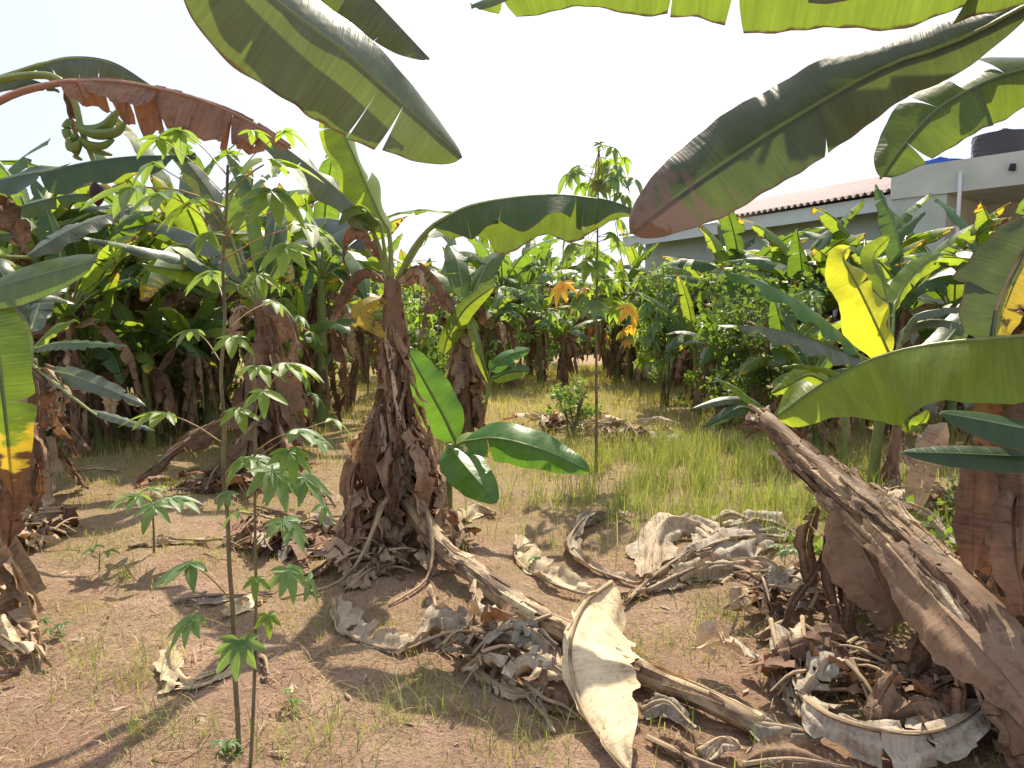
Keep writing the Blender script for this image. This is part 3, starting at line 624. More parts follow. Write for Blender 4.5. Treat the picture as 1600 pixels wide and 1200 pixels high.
for (px, Y, W_, H_, n, mt, lab, sd_, lf) in [
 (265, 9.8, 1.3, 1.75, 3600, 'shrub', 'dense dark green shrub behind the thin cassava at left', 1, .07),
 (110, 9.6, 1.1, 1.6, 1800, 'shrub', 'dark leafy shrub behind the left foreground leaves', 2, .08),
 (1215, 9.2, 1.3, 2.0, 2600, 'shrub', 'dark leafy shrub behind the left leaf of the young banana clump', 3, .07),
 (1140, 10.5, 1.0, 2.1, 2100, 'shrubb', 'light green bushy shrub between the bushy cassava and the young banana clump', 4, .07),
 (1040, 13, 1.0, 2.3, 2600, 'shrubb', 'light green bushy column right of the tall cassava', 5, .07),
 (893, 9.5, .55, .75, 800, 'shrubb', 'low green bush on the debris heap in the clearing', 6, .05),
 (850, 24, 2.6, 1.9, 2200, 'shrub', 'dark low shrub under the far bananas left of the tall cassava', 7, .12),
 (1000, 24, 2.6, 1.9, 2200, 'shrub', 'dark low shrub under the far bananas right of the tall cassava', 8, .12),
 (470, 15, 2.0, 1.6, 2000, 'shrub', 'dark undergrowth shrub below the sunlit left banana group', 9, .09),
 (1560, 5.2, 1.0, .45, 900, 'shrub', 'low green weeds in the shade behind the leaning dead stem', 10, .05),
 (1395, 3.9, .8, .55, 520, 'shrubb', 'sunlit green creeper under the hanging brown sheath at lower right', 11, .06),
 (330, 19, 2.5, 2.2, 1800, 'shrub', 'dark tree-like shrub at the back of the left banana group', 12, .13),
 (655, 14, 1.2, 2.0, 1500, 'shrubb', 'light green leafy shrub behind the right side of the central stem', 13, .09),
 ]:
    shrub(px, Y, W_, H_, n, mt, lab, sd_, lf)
# a dead heap with sticks in the clearing
def heap(px, py, W_, label, seed, n=22, kinds=('greyd', 'brown', 'pale')):
    rs = np.random.RandomState(seed); b0 = G(px, py); t = thing('debris_heap', b0, label, 'debris heap', 'heaps of dry plant debris'); b = MB()
    for i in range(30):
        a = rs.rand()*6.28; c = b0+[rs.randn()*W_*.28, rs.randn()*W_*.2, .02+rs.rand()*.14]; d = np.array([math.cos(a), math.sin(a), rs.randn()*.3])*W_*(.1+.22*rs.rand()); b.tube([c-d, c+[0, 0, .03], c+d], .010, .004, n=6, sides=5, cap=False)
    b.build('twigs', M['ribd'], t)
    for i in range(n):
        a = rs.rand()*6.28; c = b0+[rs.randn()*W_*.3, rs.randn()*W_*.2, .03+rs.rand()*.12]; d = np.array([math.cos(a), math.sin(a), rs.randn()*.15])*W_*.26
        leaf('dead_leaf', t, [c-d, c+[0, 0, .06], c+d+[0, 0, -.03]], .09, (rs.randn()*.4, rs.randn()*.4, 1), fold=(20, 20), curl=(rs.randn()*50,)*2, tears=(4, 4), mat=kinds[rs.randint(len(kinds))], crumple=.03, seed=seed*31+i, n=12, m=3, gap=.3)
    return t
heap(905, 672, 1.3, 'grey brown heap of dry stalks under the low bush in the clearing', 41, 20)
heap(1340, 1075, .62, 'brown heap of leaves darkened for shade between the silvery leaf and the leaning stem', 43, 22, ('brown', 'russet', 'greyd', 'brown'))  # darker leaf tones make up for the shade missing at lower right
heap(1480, 1120, .6, 'heap of dead leaves darkened for shade in the lower right corner', 44, 20, ('brown', 'russet', 'brown'))  # dark leaf colours stand in for shade in this corner
heap(1270, 960, .6, 'thin heap of brown scraps in the shade right of the fallen stem', 45, 14, ('brown', 'tan', 'greyd'))
heap(470, 842, .9, 'shaded heap of brown dead leaves left of the central plant foot', 46, 22, ('brown', 'greyd', 'russet'))
heap(590, 880, .6, 'tangle of dry stalks and leaves before the central plant foot', 47, 16, ('brown', 'tan', 'greyd'))
heap(340, 765, .8, 'dark heap of dead leaves under the slumped leaves left of the thin cassava', 48, 16, ('brown', 'russet'))
heap(35, 850, .6, 'brown heap of dead leaves at the foot of the left edge plant', 49, 14, ('brown', 'tan'))
heap(1450, 800, .8, 'tan heap of dry leaves behind the leaning dead stem', 50, 16, ('tan', 'pale', 'brown'))
heap(770, 1040, .5, 'small heap of torn scraps beneath the middle of the fallen stem', 51, 12, ('pale', 'greyd', 'brown'))
heap(975, 690, .9, 'smaller pale heap of dry stalks right of the tall cassava stem', 42, 12)

# ---------------------------------------------------------------- tall cassavas
def rand_cassava(px, py, top, bands, label, seed, size=.16, grp='cassava plants', mats=('cass', 'cassb'), r=(.018, .007), yel=0, flare=.45):
    rs = np.random.RandomState(seed); b0 = G(px, py); Y = b0[1]; tp = P(top[0], top[1], Y)
    mid = (b0+tp)/2+[rs.randn()*.04, 0, 0]; t, c = cassava('cassava_plant', b0, [mid, tp], label, None, r, grp, seed); n = 0
    for (y0, y1, cnt) in bands:
        for i in range(cnt):
            z = P(800, y0+(y1-y0)*(i+rs.rand())/cnt, Y)[2]; j = int(np.argmin(np.abs(c[:, 2]-z))); a = rs.rand()*6.28; ln = flare*(.35+.7*rs.rand())
            q = c[j]+np.array([math.cos(a)*ln, math.sin(a)*ln, .02+ln*.2*rs.randn()])
            m_ = 'cassy' if n < yel else mats[rs.randint(len(mats))]
            if n < yel: q[2] = tp[2]-.0+(b0[2]-tp[2])*.48+rs.randn()*.12
            cass_leaf(t, q, a+rs.randn()*.3, R(-15-35*rs.rand()), size*(.75+.5*rs.rand()), seed*100+n, m_, lobes=5+2*rs.randint(2), src=c[j], droop=28); n += 1
    cass_leaf(t, tp+[0, 0, .02], rs.rand()*6, R(55), size*.55, seed*100+98, mats[-1], lobes=5, src=c[-2]); cass_leaf(t, tp+[.02, -.02, .0], rs.rand()*6, R(10), size*.7, seed*100+97, mats[-1], lobes=5, src=c[-3])
    return t
rand_cassava(932, 735, (936, 228), [(226, 300, 22), (350, 490, 28)], 'tall thin cassava in the clearing, its top standing against the white sky', 51, .19, yel=4, flare=.47, mats=('cassb', 'cassb', 'cass'))
rand_cassava(1033, 640, (1036, 415), [(425, 560, 56)], 'bushy light green cassava column right of the tallest cassava', 52, .19, flare=.42)
rand_cassava(1165, 640, (1160, 430), [(435, 590, 34)], 'leafy cassava left of the young banana clump, beneath its upper left leaf', 53, .17, flare=.42)
rand_cassava(515, 640, (508, 350), [(350, 560, 40)], 'slim cassava with bright leaves left of the central skirted plant', 54, .2, flare=.4, yel=2)
rand_cassava(478, 655, (470, 380), [(380, 600, 30)], 'slim cassava in the sunlit group, nearer the thin foreground cassava', 55, .2, flare=.4)
rand_cassava(130, 660, (122, 430), [(430, 560, 22)], 'cassava with drooping pale leaves at left behind the foreground leaves', 56, .22, flare=.45)
rand_cassava(1000, 620, (1000, 430), [(430, 540, 24)], 'cassava with a few orange leaves just right of the tallest cassava', 57, .2, yel=6, flare=.5)
rand_cassava(655, 640, (660, 415), [(415, 520, 26)], 'bright cassava seen between the central stem and the plant behind it', 58, .2, flare=.45)
rand_cassava(850, 610, (850, 420), [(420, 540, 20)], 'cassava among the far bananas left of the tallest cassava', 59, .24, flare=.5)

rand_cassava(445, 705, (440, 420), [(430, 640, 34)], 'bright cassava between the shorter foreground cassava and the central stem', 68, .2, flare=.42, mats=('cassb', 'cassb', 'cass'))
rand_cassava(205, 655, (200, 400), [(405, 600, 34)], 'light cassava before the dense dark shrub, left of the tall foreground cassava', 60, .2, flare=.5, mats=('cassb', 'cass'))
rand_cassava(300, 640, (305, 380), [(385, 560, 34)], 'light cassava right of the dense dark shrub at left', 65, .2, flare=.5, mats=('cassb', 'cass'))
rand_cassava(575, 620, (570, 400), [(400, 560, 30)], 'bright cassava just left of the central stem, beyond it', 66, .2, flare=.5, mats=('cassb', 'cass'))
rand_cassava(780, 610, (775, 420), [(420, 560, 24)], 'bright cassava between the plant behind the centre and the far row', 67, .24, flare=.55, mats=('cassb', 'cass'))
# ================================================================== CENTRAL BANANA PLANT
b0 = G(622, 862); YM = float(b0[1])
main = thing('banana_plant', b0, 'central banana plant with long brown skirt and one leaf arching right', 'banana plant', 'banana plants standing near the camera')
cr0 = P(614, 436, YM)
stem(main, [b0-[0, 0, .05], P(610, 720, YM), P(612, 560, YM), cr0], .13, .055, 'stemb', seed=3, rn=.06)
pxleaf(main, [(672, 354, 4.8), (735, 320, 4.75), (850, 303, 4.65), (945, 311, 4.6), (1006, 334, 4.55)], 68, (0, -.12, 1), fold=(55, 45), curl=(32, 26), tears=(2, 5), mat='green', asym=(1.22, .92),
       pet=[(620, 438, YM), (645, 390, 4.84)], rib='rib', rr=(.020, .005), wave=.16, seed=12, n=44, gap=.03, drop=7, label='long arching leaf reaching right, dark above and glowing below')
pxleaf(main, [(610, 366, 4.86), (590, 325, 4.8), (562, 262, 4.7), (532, 195, 4.6), (508, 136, 4.5)], 52, (.62, -.55, .5), fold=(22, 12), curl=(25, 20), tears=(1, 1), mat='young', pet=[(612, 438, YM)], rib='rib', rr=(.018, .004), wave=.12, seed=13, n=36, label='upright leaf leaning left, bright green with a shiny right half')
pxleaf(main, [(585, 362, 4.8), (545, 312, 4.65), (470, 248, 4.45), (395, 198, 4.25), (328, 168, 4.1)], 36, (.1, -.55, .8), fold=(22, 22), curl=(20, 20), tears=(1, 2), mat='grey', pet=[(610, 438, YM)], rib='rib', rr=(.018, .004), wave=.1, seed=14, n=36, label='long grey green leaf arching up to the left')
pxleaf(main, [(660, 372, 5.0), (690, 350, 5.3), (700, 345, 5.9)], 40, (0, .2, 1), fold=(30, 30), mat='green', pet=[(622, 436, YM)], rib='rib', rr=(.018, .006), seed=15)
pxleaf(main, [(585, 385, 4.9), (552, 350, 5.2), (500, 340, 5.7), (455, 350, 6.1)], 40, (0, .1, 1), fold=(35, 35), mat='dark', pet=[(610, 438, YM)], rib='rib', rr=(.018, .005), seed=16, tears=(4, 4))
pxleaf(main, [(596, 352, 4.75), (565, 322, 4.7), (538, 330, 4.6), (528, 352, 4.55)], 26, (-.5, -.5, 1), fold=(30, 30), mat='young', pet=[(606, 430, YM)], rib='rib', rr=(.014, .004), seed=17, tears=(3, 2))
for i, (pp, w_, mt) in enumerate([([(600, 405, 4.85), (575, 365, 4.75), (548, 352, 4.7), (536, 385, 4.7), (545, 430, 4.7)], 24, 'russet'), ([(628, 425, 4.85), (655, 412, 4.8), (685, 440, 4.75), (706, 490, 4.7)], 28, 'brown'),
        ([(622, 440, 4.8), (650, 420, 4.6), (668, 440, 4.5), (672, 480, 4.5)], 22, 'tan'), ([(600, 440, 4.85), (570, 420, 4.95), (540, 440, 5), (520, 500, 5)], 24, 'brown')]):
    pxleaf(main, pp, w_, (0, -.5, 1), name='dead_leaf', fold=(55, 55), curl=(25, 25), tears=(5, 5), mat=mt, crumple=.02, seed=60+i, gap=.2, n=20, drop=20)
pxleaf(main, [(606, 462, 4.8), (580, 472, 4.7), (562, 488, 4.65), (590, 515, 4.6), (604, 528, 4.6)], 17, (.2, -.8, .5), fold=(20, 20), mat='yellow', seed=66, label='small yellowed leaf against the stem')
skirt(main, cr0-[0, 0, .08], b0+[0, 0, .12], 60, .055, .15, .042, 7, mats=('tan', 'brown', 'tan', 'pale', 'sheath', 'brown'), L=(.4, .95), cone=.55)
rs = np.random.RandomState(5)
for i in range(46):    # wide flared sheets low on the skirt
    a = -math.pi + 2*math.pi*(i+.5)/46*5 + rs.randn()*.3; d = np.array([math.cos(a), math.sin(a), 0]); z0 = .30+.75*rs.rand(); hf = max(0, (z0-.45)/.6); rb = .10+(.36-.27*hf)*rs.rand(); zz = .02+.2*rs.rand()**2+.42*hf
    p0 = b0+[0, 0, z0]+d*.13; pts = [p0, b0+d*(.2+rb*.35)+[0, 0, z0*.72], b0+d*(rb*.85+.05)+[0, 0, z0*.38], b0+d*(rb+.04)+[rs.randn()*.05, rs.randn()*.05, zz]]
    leaf('dead_leaf', main, pts, .04+.07*rs.rand(), d*1.5+rs.randn(3)*.35+np.array([0, 0, .5]), fold=(8+rs.rand()*20,)*2, curl=(rs.randn()*45, rs.randn()*45), tears=(3, 3), mat=('tan', 'sheath', 'brown', 'sheath')[i % 4], crumple=.03, seed=700+i, n=16, m=4, gap=.2, drop=16, prof=lambda t: .18+.82*np.sin(np.pi*np.clip(t*.93, 0, 1))**.8)
for i in range(3):    # dried stalks splayed round the foot
    a = -2.9+2.6*rs.rand(); d = np.array([math.cos(a), math.sin(a), 0]); rch = .45+.45*rs.rand(); q = b0+[0, 0, .34+.1*rs.rand()]
    m_ = MB(); sw_ = np.array([-d[1], d[0], 0])*rs.randn()*.16; m_.tube([q+d*.1, q+d*rch*.35+[0, 0, .03]+sw_, b0+d*rch*.75+[0, 0, .08]+sw_, b0+d*(rch*1.15)+[0, 0, .015]-sw_*.6], .016, .007, sides=6, n=14, rn=.1, seed=i); m_.build('dead_stalk', M['ribd'], main)

# sucker at its right
s0 = G(697, 822); YS = float(s0[1]); suck = thing('banana_sucker', s0, 'young green banana sucker with four broad leaves right of the central plant foot', 'banana sucker')
stem(suck, [s0-[0, 0, .03], P(699, 750, YS), P(704, 694, YS)], .045, .026, 'stemg', seed=8)
pxleaf(suck, [(712, 690, YS), (694, 650, YS-.05), (662, 592, YS-.1), (634, 541, YS-.12)], 37, (.15, -1, .25), fold=(10, 14), curl=(8, 12), tears=(0, 0), mat='sucker', rib='rib', pet=[(704, 700, YS)], rr=(.013, .003), wave=.1, seed=21, n=34, m=6)
pxleaf(suck, [(724, 690, YS), (775, 684, YS-.15), (850, 703, YS-.3), (922, 736, YS-.4)], 39, (.0, -.9, .5), fold=(18, 16), curl=(14, 10), tears=(0, 1), mat='sucker', rib='rib', pet=[(704, 700, YS)], rr=(.013, .003), wave=.08, seed=22, n=34, m=6)
pxleaf(suck, [(704, 696, YS), (722, 722, YS-.2), (748, 752, YS-.35), (776, 786, YS-.45)], 38, (.1, -.8, .6), fold=(14, 14), curl=(10, 10), tears=(0, 0), mat='sucker', rib='rib', pet=[(704, 700, YS)], rr=(.013, .003), wave=.06, seed=23, n=30, m=6)
pxleaf(suck, [(698, 722, YS), (655, 706, YS-.1), (612, 713, YS-.15)], 13, (.0, -.6, .8), fold=(14, 14), mat='sucker', rib='rib', pet=[(703, 712, YS)], rr=(.01, .003), seed=24)
pxleaf(suck, [(712, 700, YS), (735, 680, YS+.1), (765, 675, YS+.2)], 18, (.0, -.4, .9), fold=(10, 10), mat='young', rib='rib', pet=[(704, 705, YS)], rr=(.01, .003), seed=25)

# ---------------------------------------------------------------- brown skirted plant behind the centre
b1 = G(725, 678); Y1 = float(b1[1]); t1 = thing('banana_plant', b1, 'brown skirted banana plant behind the central one, with bright new leaves', 'banana plant', MID)
c1 = P(722, 490, Y1); stem(t1, [b1, P(722, 560, Y1), c1], .15, .08, 'stemb', seed=31)
skirt(t1, c1, b1, 30, .1, .36, .15, 32, mats=('brown', 'brown', 'tan'), L=(.6, 1.3), cone=.75)
for i, (pp, w_, mt, N_) in enumerate([([(692, 556, Y1-.3), (700, 525, Y1-.3), (728, 480, Y1-.35), (772, 446, Y1-.4)], 19, 'young', (-.3, -1, .2)), ([(715, 480, Y1), (738, 505, Y1-.3), (752, 560, Y1-.5), (765, 600, Y1-.5)], 12, 'young', (.3, -.8, .4)),
        ([(765, 580, Y1-.3), (790, 556, Y1-.3), (828, 545, Y1-.3)], 18, 'sucker', (0, -.7, .7)), ([(768, 592, Y1-.3), (795, 580, Y1-.35), (828, 578, Y1-.4)], 16, 'dark', (0, -.8, .3)),
        ([(700, 470, Y1), (680, 430, Y1+.2), (640, 415, Y1+.4)], 22, 'green', (.1, -.3, 1)), ([(735, 470, Y1), (760, 415, Y1+.2), (790, 385, Y1+.5)], 22, 'green', (.1, -.3, 1)), ([(725, 465, Y1), (715, 410, Y1+.2), (700, 380, Y1+.6)], 22, 'far', (.1, -.6, 1))]):
    pxleaf(t1, pp, w_, N_, fold=(15, 15), curl=(18, 18), tears=(2, 2), mat=mt, rib='rib', pet=[(722, 500, Y1)] if pp[0][1] < 560 else [(758, 640, Y1-.3)], rr=(.018, .005), seed=70+i)
for i, pp in enumerate([[(715, 475, Y1), (690, 455, Y1-.2), (668, 470, Y1-.3), (655, 530, Y1-.3)], [(730, 480, Y1), (750, 470, Y1-.2), (765, 510, Y1-.2)]]):
    pxleaf(t1, pp, 22, (0, -.4, 1), name='dead_leaf', fold=(55, 55), tears=(5, 5), mat='brown', crumple=.03, seed=80+i, gap=.2)
# ---------------------------------------------------------------- plant with dark skirt at centre-left
b2 = G(425, 738); Y2 = float(b2[1]); t2 = thing('banana_plant', b2, 'banana plant with a dark brown skirt and slumped dead leaves, right of the thin cassava', 'banana plant', MID)
c2 = P(405, 470, Y2); stem(t2, [b2, P(420, 600, Y2), c2], .15, .07, 'stemb', seed=33)
skirt(t2, c2, b2, 34, .1, .40, .13, 34, mats=('brown', 'brown', 'tan', 'russet'), L=(.6, 1.3), cone=.8)
for i, (pp, w_, mt, N_) in enumerate([([(395, 462, Y2), (360, 440, Y2-.2), (300, 425, Y2-.4), (222, 412, Y2-.6)], 24, 'young', (0, -.5, .8)), ([(385, 440, Y2), (345, 330, Y2-.2), (300, 262, Y2-.4), (248, 205, Y2-.6)], 26, 'grey', (.5, -.7, .6)),
        ([(380, 450, Y2), (300, 405, Y2-.5), (215, 385, Y2-.9), (120, 368, Y2-1.2)], 24, 'dark', (0, -.35, 1)), ([(400, 440, Y2), (385, 350, Y2), (372, 290, Y2+.1), (352, 240, Y2+.3)], 22, 'dark', (-.5, -.7, .4)),
        ([(415, 440, Y2), (450, 390, Y2), (500, 375, Y2+.2), (540, 400, Y2+.3)], 22, 'green', (0, -.4, 1)), ([(395, 440, Y2), (330, 380, Y2+.5), (250, 350, Y2+.8), (180, 360, Y2+1)], 26, 'grey', (0, -.4, 1)), ([(410, 430, Y2), (430, 350, Y2+.3), (425, 300, Y2+.8)], 24, 'green', (0, -.8, .8))]):
    pxleaf(t2, pp, w_, N_, fold=(22, 22), curl=(22, 22), tears=(3, 2), mat=mt, rib='rib', pet=[(405, 478, Y2)], rr=(.02, .005), seed=90+i, wave=.08)
for i, (pp, w_, mt) in enumerate([([(420, 600, Y2-.2), (350, 650, Y2-.6), (280, 695, Y2-.9), (212, 752, Y2-1)], 32, 'brown'), ([(415, 640, Y2-.2), (370, 690, Y2-.7), (330, 740, Y2-.9), (320, 775, Y2-1.1)], 34, 'brown'), ([(410, 480, Y2), (430, 470, Y2-.3), (460, 520, Y2-.4), (455, 590, Y2-.4)], 26, 'brown'),
        ([(400, 490, Y2), (375, 480, Y2-.2), (355, 530, Y2-.3)], 22, 'tan'), ([(435, 660, Y2-.2), (455, 720, Y2-.6), (470, 770, Y2-.9)], 30, 'russet')]):
    pxleaf(t2, pp, w_, (0, -.6, .8), name='dead_leaf', fold=(45, 45), curl=(20, 20), tears=(5, 5), mat=mt, crumple=.035, seed=110+i, gap=.25, rib='ribd', rr=(.02, .008), drop=22)

# ================================================================== LEFT EDGE PLANTS
# fruiting plant at upper left
YA = 3.7; bA = np.array([-3.15, YA, gh(-3.15, YA)]); tA = thing('banana_plant', bA, 'fruiting banana plant at upper left with a torn brown leaf hanging over the sky', 'banana plant', 'banana plants standing near the camera')
cA = P(-170, 240, YA); stem(tA, [bA, (bA+cA)/2+[.05, 0, 0], cA], .15, .09, 'stemb', seed=41)
pA = [(-168, 235, YA)]
pxleaf(tA, [(92, 126, 3.5), (180, 124, 3.45), (300, 148, 3.4), (395, 188, 3.35), (455, 228, 3.3)], 84, (0, -.15, 1), name='dead_leaf', fold=(72, 66), curl=(18, 18), tears=(12, 12), rag=.5, mat='russet', crumple=.012, pet=pA+[(-60, 190, 3.6), (20, 148, 3.55)], rib='ribr', rr=(.022, .007), gap=.16, drop=14, seed=131, n=46, label='torn brown leaf hanging in strips from a reddish midrib')
pxleaf(tA, [(48, 102, 3.75), (110, 88, 3.8), (175, 96, 3.85), (238, 134, 3.9)], 44, (0, -.5, 1), fold=(30, 45), curl=(25, 30), tears=(3, 4), mat='grey', pet=pA+[(-60, 150, 3.7)], rib='rib', rr=(.026, .006), seed=132, wave=.1)
pxleaf(tA, [(-60, 290, 3.3), (60, 268, 3.3), (180, 246, 3.35), (306, 242, 3.4)], 44, (0, -.55, .8), fold=(16, 30), curl=(20, 24), tears=(1, 2), mat='dark', pet=pA, rib='rib', rr=(.02, .005), seed=133, wave=.12, label='dark green leaf lying level under the fruit')
pxleaf(tA, [(-80, 150, 3.8), (-20, 125, 3.8), (40, 122, 3.8), (92, 140, 3.8)], 24, (0, -.5, 1), fold=(40, 40), tears=(4, 4), mat='grey', pet=pA, rib='rib', rr=(.024, .006), seed=134)
pxleaf(tA, [(40, 400, 4.2), (110, 358, 4.4), (170, 335, 4.6), (212, 325, 4.7)], 24, (0, -.7, .8), fold=(14, 14), curl=(15, 15), tears=(4, 2), mat='grey', pet=pA+[(-60, 380, 4)], rib='rib', rr=(.018, .005), seed=135, wave=.1)
pxleaf(tA, [(-40, 340, 4.2), (30, 322, 4.3), (100, 305, 4.4), (150, 302, 4.5)], 26, (0, -.5, .8), fold=(20, 20), tears=(3, 2), mat='green', pet=pA, rib='rib', rr=(.018, .005), seed=136, wave=.1)
pxleaf(tA, [(-80, 100, 3.4), (-40, 0, 3.2), (-20, -60, 3.1)], 56, (.2, -1, .2), fold=(10, 10), mat='green', pet=pA, rib='rib', rr=(.02, .005), seed=138)
pxleaf(tA, [(100, 130, 3.7), (108, 160, 3.7), (112, 200, 3.7), (108, 236, 3.72)], 13, (0, -1, 0), name='dead_leaf', fold=(30, 30), mat='brown', crumple=.015, seed=139)
b = MB(); b.tube([P(-168, 235, YA), P(-40, 140, 3.72), P(70, 118, 3.68), P(112, 150, 3.66), P(128, 205, 3.66), P(150, 262, 3.66), P(152, 292, 3.66)], .026, .012, n=40, sides=8, rn=.06); bs = b.build('bunch_stalk', M['rib'], tA)
for i, (q, w_) in enumerate([([(118, 196), (140, 204), (165, 198), (185, 172)], .028), ([(120, 200), (150, 210), (182, 206), (196, 190)], .026), ([(122, 212), (110, 216), (104, 200), (108, 186)], .024), ([(126, 222), (112, 232), (106, 215)], .022),
        ([(128, 224), (150, 236), (175, 242)], .016), ([(124, 216), (140, 226), (160, 228), (178, 218)], .02), ([(126, 226), (118, 242), (128, 250)], .016)]):
    b = MB(); pr = lambda t, w_=w_: w_*np.sin(np.pi*(.12+.83*t)).clip(.12, 1)**.6
    b.tube([P(x, y, 3.64-.03*(i % 2)) for x, y in q], w_, w_, n=14, sides=6, prof=pr); b.build('banana', M['fruit'], bs, org=bs['_o'])
b = MB(); b.tube([P(151, 286, 3.66), P(153, 322, 3.66)], .03, .03, n=12, sides=8, prof=lambda t: .036*np.sin(np.pi*(.15+.83*t))**.7); b.build('flower_bud', M['bud'], bs, org=bs['_o'])

# near left plant with the drooping leaf
YD = 3.5; bD = np.array([-2.75, YD, gh(-2.75, YD)]); tD = thing('banana_plant', bD, 'banana plant at the left edge with a drooping leaf turning yellow at its tip', 'banana plant', 'banana plants standing near the camera')
cD = P(-130, 520, YD); stem(tD, [bD, cD], .14, .08, 'stemb', seed=42); pD = [(-128, 515, YD)]
pxleaf(tD, [(-60, 470, 3.2), (0, 446, 3.1), (80, 424, 3.05), (150, 406, 3.0)], 46, (-.1, -.75, .6), fold=(8, 8), curl=(14, 14), tears=(0, 0), mat='green', pet=pD, rib='rib', rr=(.016, .004), seed=141, n=30, prof=lambda t: np.sin(np.pi*np.clip(t, 0, 1)**1.1).clip(0)**.5)
pxleaf(tD, [(-30, 455, 3.1), (-8, 520, 3.0), (6, 620, 2.95), (14, 700, 2.95), (22, 778, 2.95)], 46, (.25, -1, .1), fold=(10, 16), curl=(14, 14), tears=(2, 1), mat='tipyellow', pet=pD+[(-70, 450, 3.2)], rib='rib', rr=(.016, .005), seed=142, n=40, wave=.06, label='drooping dark leaf with a yellow tip')
pxleaf(tD, [(-20, 470, 3.5), (12, 500, 3.5), (32, 545, 3.5), (40, 590, 3.5)], 24, (.1, -1, .4), fold=(8, 8), mat='grey', pet=pD, rib='rib', rr=(.014, .004), seed=143, tears=(2, 2))
pxleaf(tD, [(-20, 480, 3.6), (40, 462, 3.7), (80, 462, 3.8), (116, 474, 3.9)], 17, (0, -.6, .9), fold=(20, 20), mat='dark', pet=pD, rib='rib', rr=(.014, .004), seed=144)
for i, (pp, w_, mt) in enumerate([([(-60, 560, 3.4), (-20, 640, 3.3), (20, 730, 3.2), (18, 850, 3.2)], 40, 'russet'), ([(-40, 600, 3.5), (40, 680, 3.6), (62, 740, 3.6), (62, 800, 3.6)], 22, 'brown'), ([(-60, 300, 3.4), (-10, 330, 3.3), (20, 370, 3.3), (30, 400, 3.3)], 26, 'brown'), ([(-90, 560, 3.3), (-60, 680, 3.1), (-10, 800, 3.0), (-5, 850, 3.0)], 34, 'brown')]):
    pxleaf(tD, pp, w_, (.2, -1, .3), name='dead_leaf', fold=(25, 25), curl=(25, 25), tears=(3, 3), mat=mt, crumple=.03, seed=150+i, gap=.2)
skirt(tD, cD, bD, 16, .1, .4, .12, 45, mats=('brown', 'tan'))
# mid left plant
YE = 6.2; xE = X_(30, YE); bE = np.array([xE, YE, gh(xE, YE)]); tE = thing('banana_plant', bE, 'banana plant behind the yellow tipped leaf, one pale leaf sloping to the right', 'banana plant', MID)
cE = P(40, 560, YE); stem(tE, [bE, cE], .13, .08, 'stemb', seed=43); pE = [(40, 562, YE)]
for i, (pp, w_, mt, N_) in enumerate([([(62, 578, 6), (110, 585, 5.8), (170, 608, 5.6), (228, 634, 5.5)], 19, 'grey', (0, -.6, .8)), ([(50, 545, 6), (90, 535, 5.8), (140, 536, 5.6), (196, 540, 5.5)], 15, 'green', (0, -.6, .8)), ([(55, 540, 6.2), (80, 515, 6.2), (118, 500, 6.2)], 15, 'young', (0, -.6, .8)),
        ([(30, 520, 6.2), (10, 440, 6.4), (-30, 380, 6.6)], 24, 'dark', (0, -.6, .8)), ([(45, 520, 6.2), (70, 460, 6.5), (110, 440, 6.8)], 22, 'grey', (0, -.6, .8)), ([(140, 640, 5.2), (190, 655, 5.1), (240, 672, 5.0)], 10, 'grey', (0, -.6, .8))]):
    pxleaf(tE, pp, w_, N_, fold=(15, 15), curl=(20, 20), tears=(1, 2), mat=mt, rib='rib', pet=pE, rr=(.016, .005), seed=160+i, wave=.1)
for i, (pp, w_, mt) in enumerate([([(50, 575, 6), (80, 580, 5.8), (98, 620, 5.7), (92, 650, 5.7)], 30, 'tan'), ([(40, 570, 6), (60, 600, 5.9), (62, 650, 5.9), (55, 690, 5.9)], 26, 'brown'), ([(90, 600, 6.4), (130, 590, 6.5), (160, 620, 6.6), (170, 665, 6.6)], 24, 'pale')]):
    pxleaf(tE, pp, w_, (.2, -1, .3), name='dead_leaf', fold=(35, 35), curl=(35, 35), tears=(3, 3), mat=mt, crumple=.04, seed=170+i, gap=.2)
skirt(tE, cE, bE, 16, .1, .5, .12, 46, mats=('brown', 'tan', 'pale'))

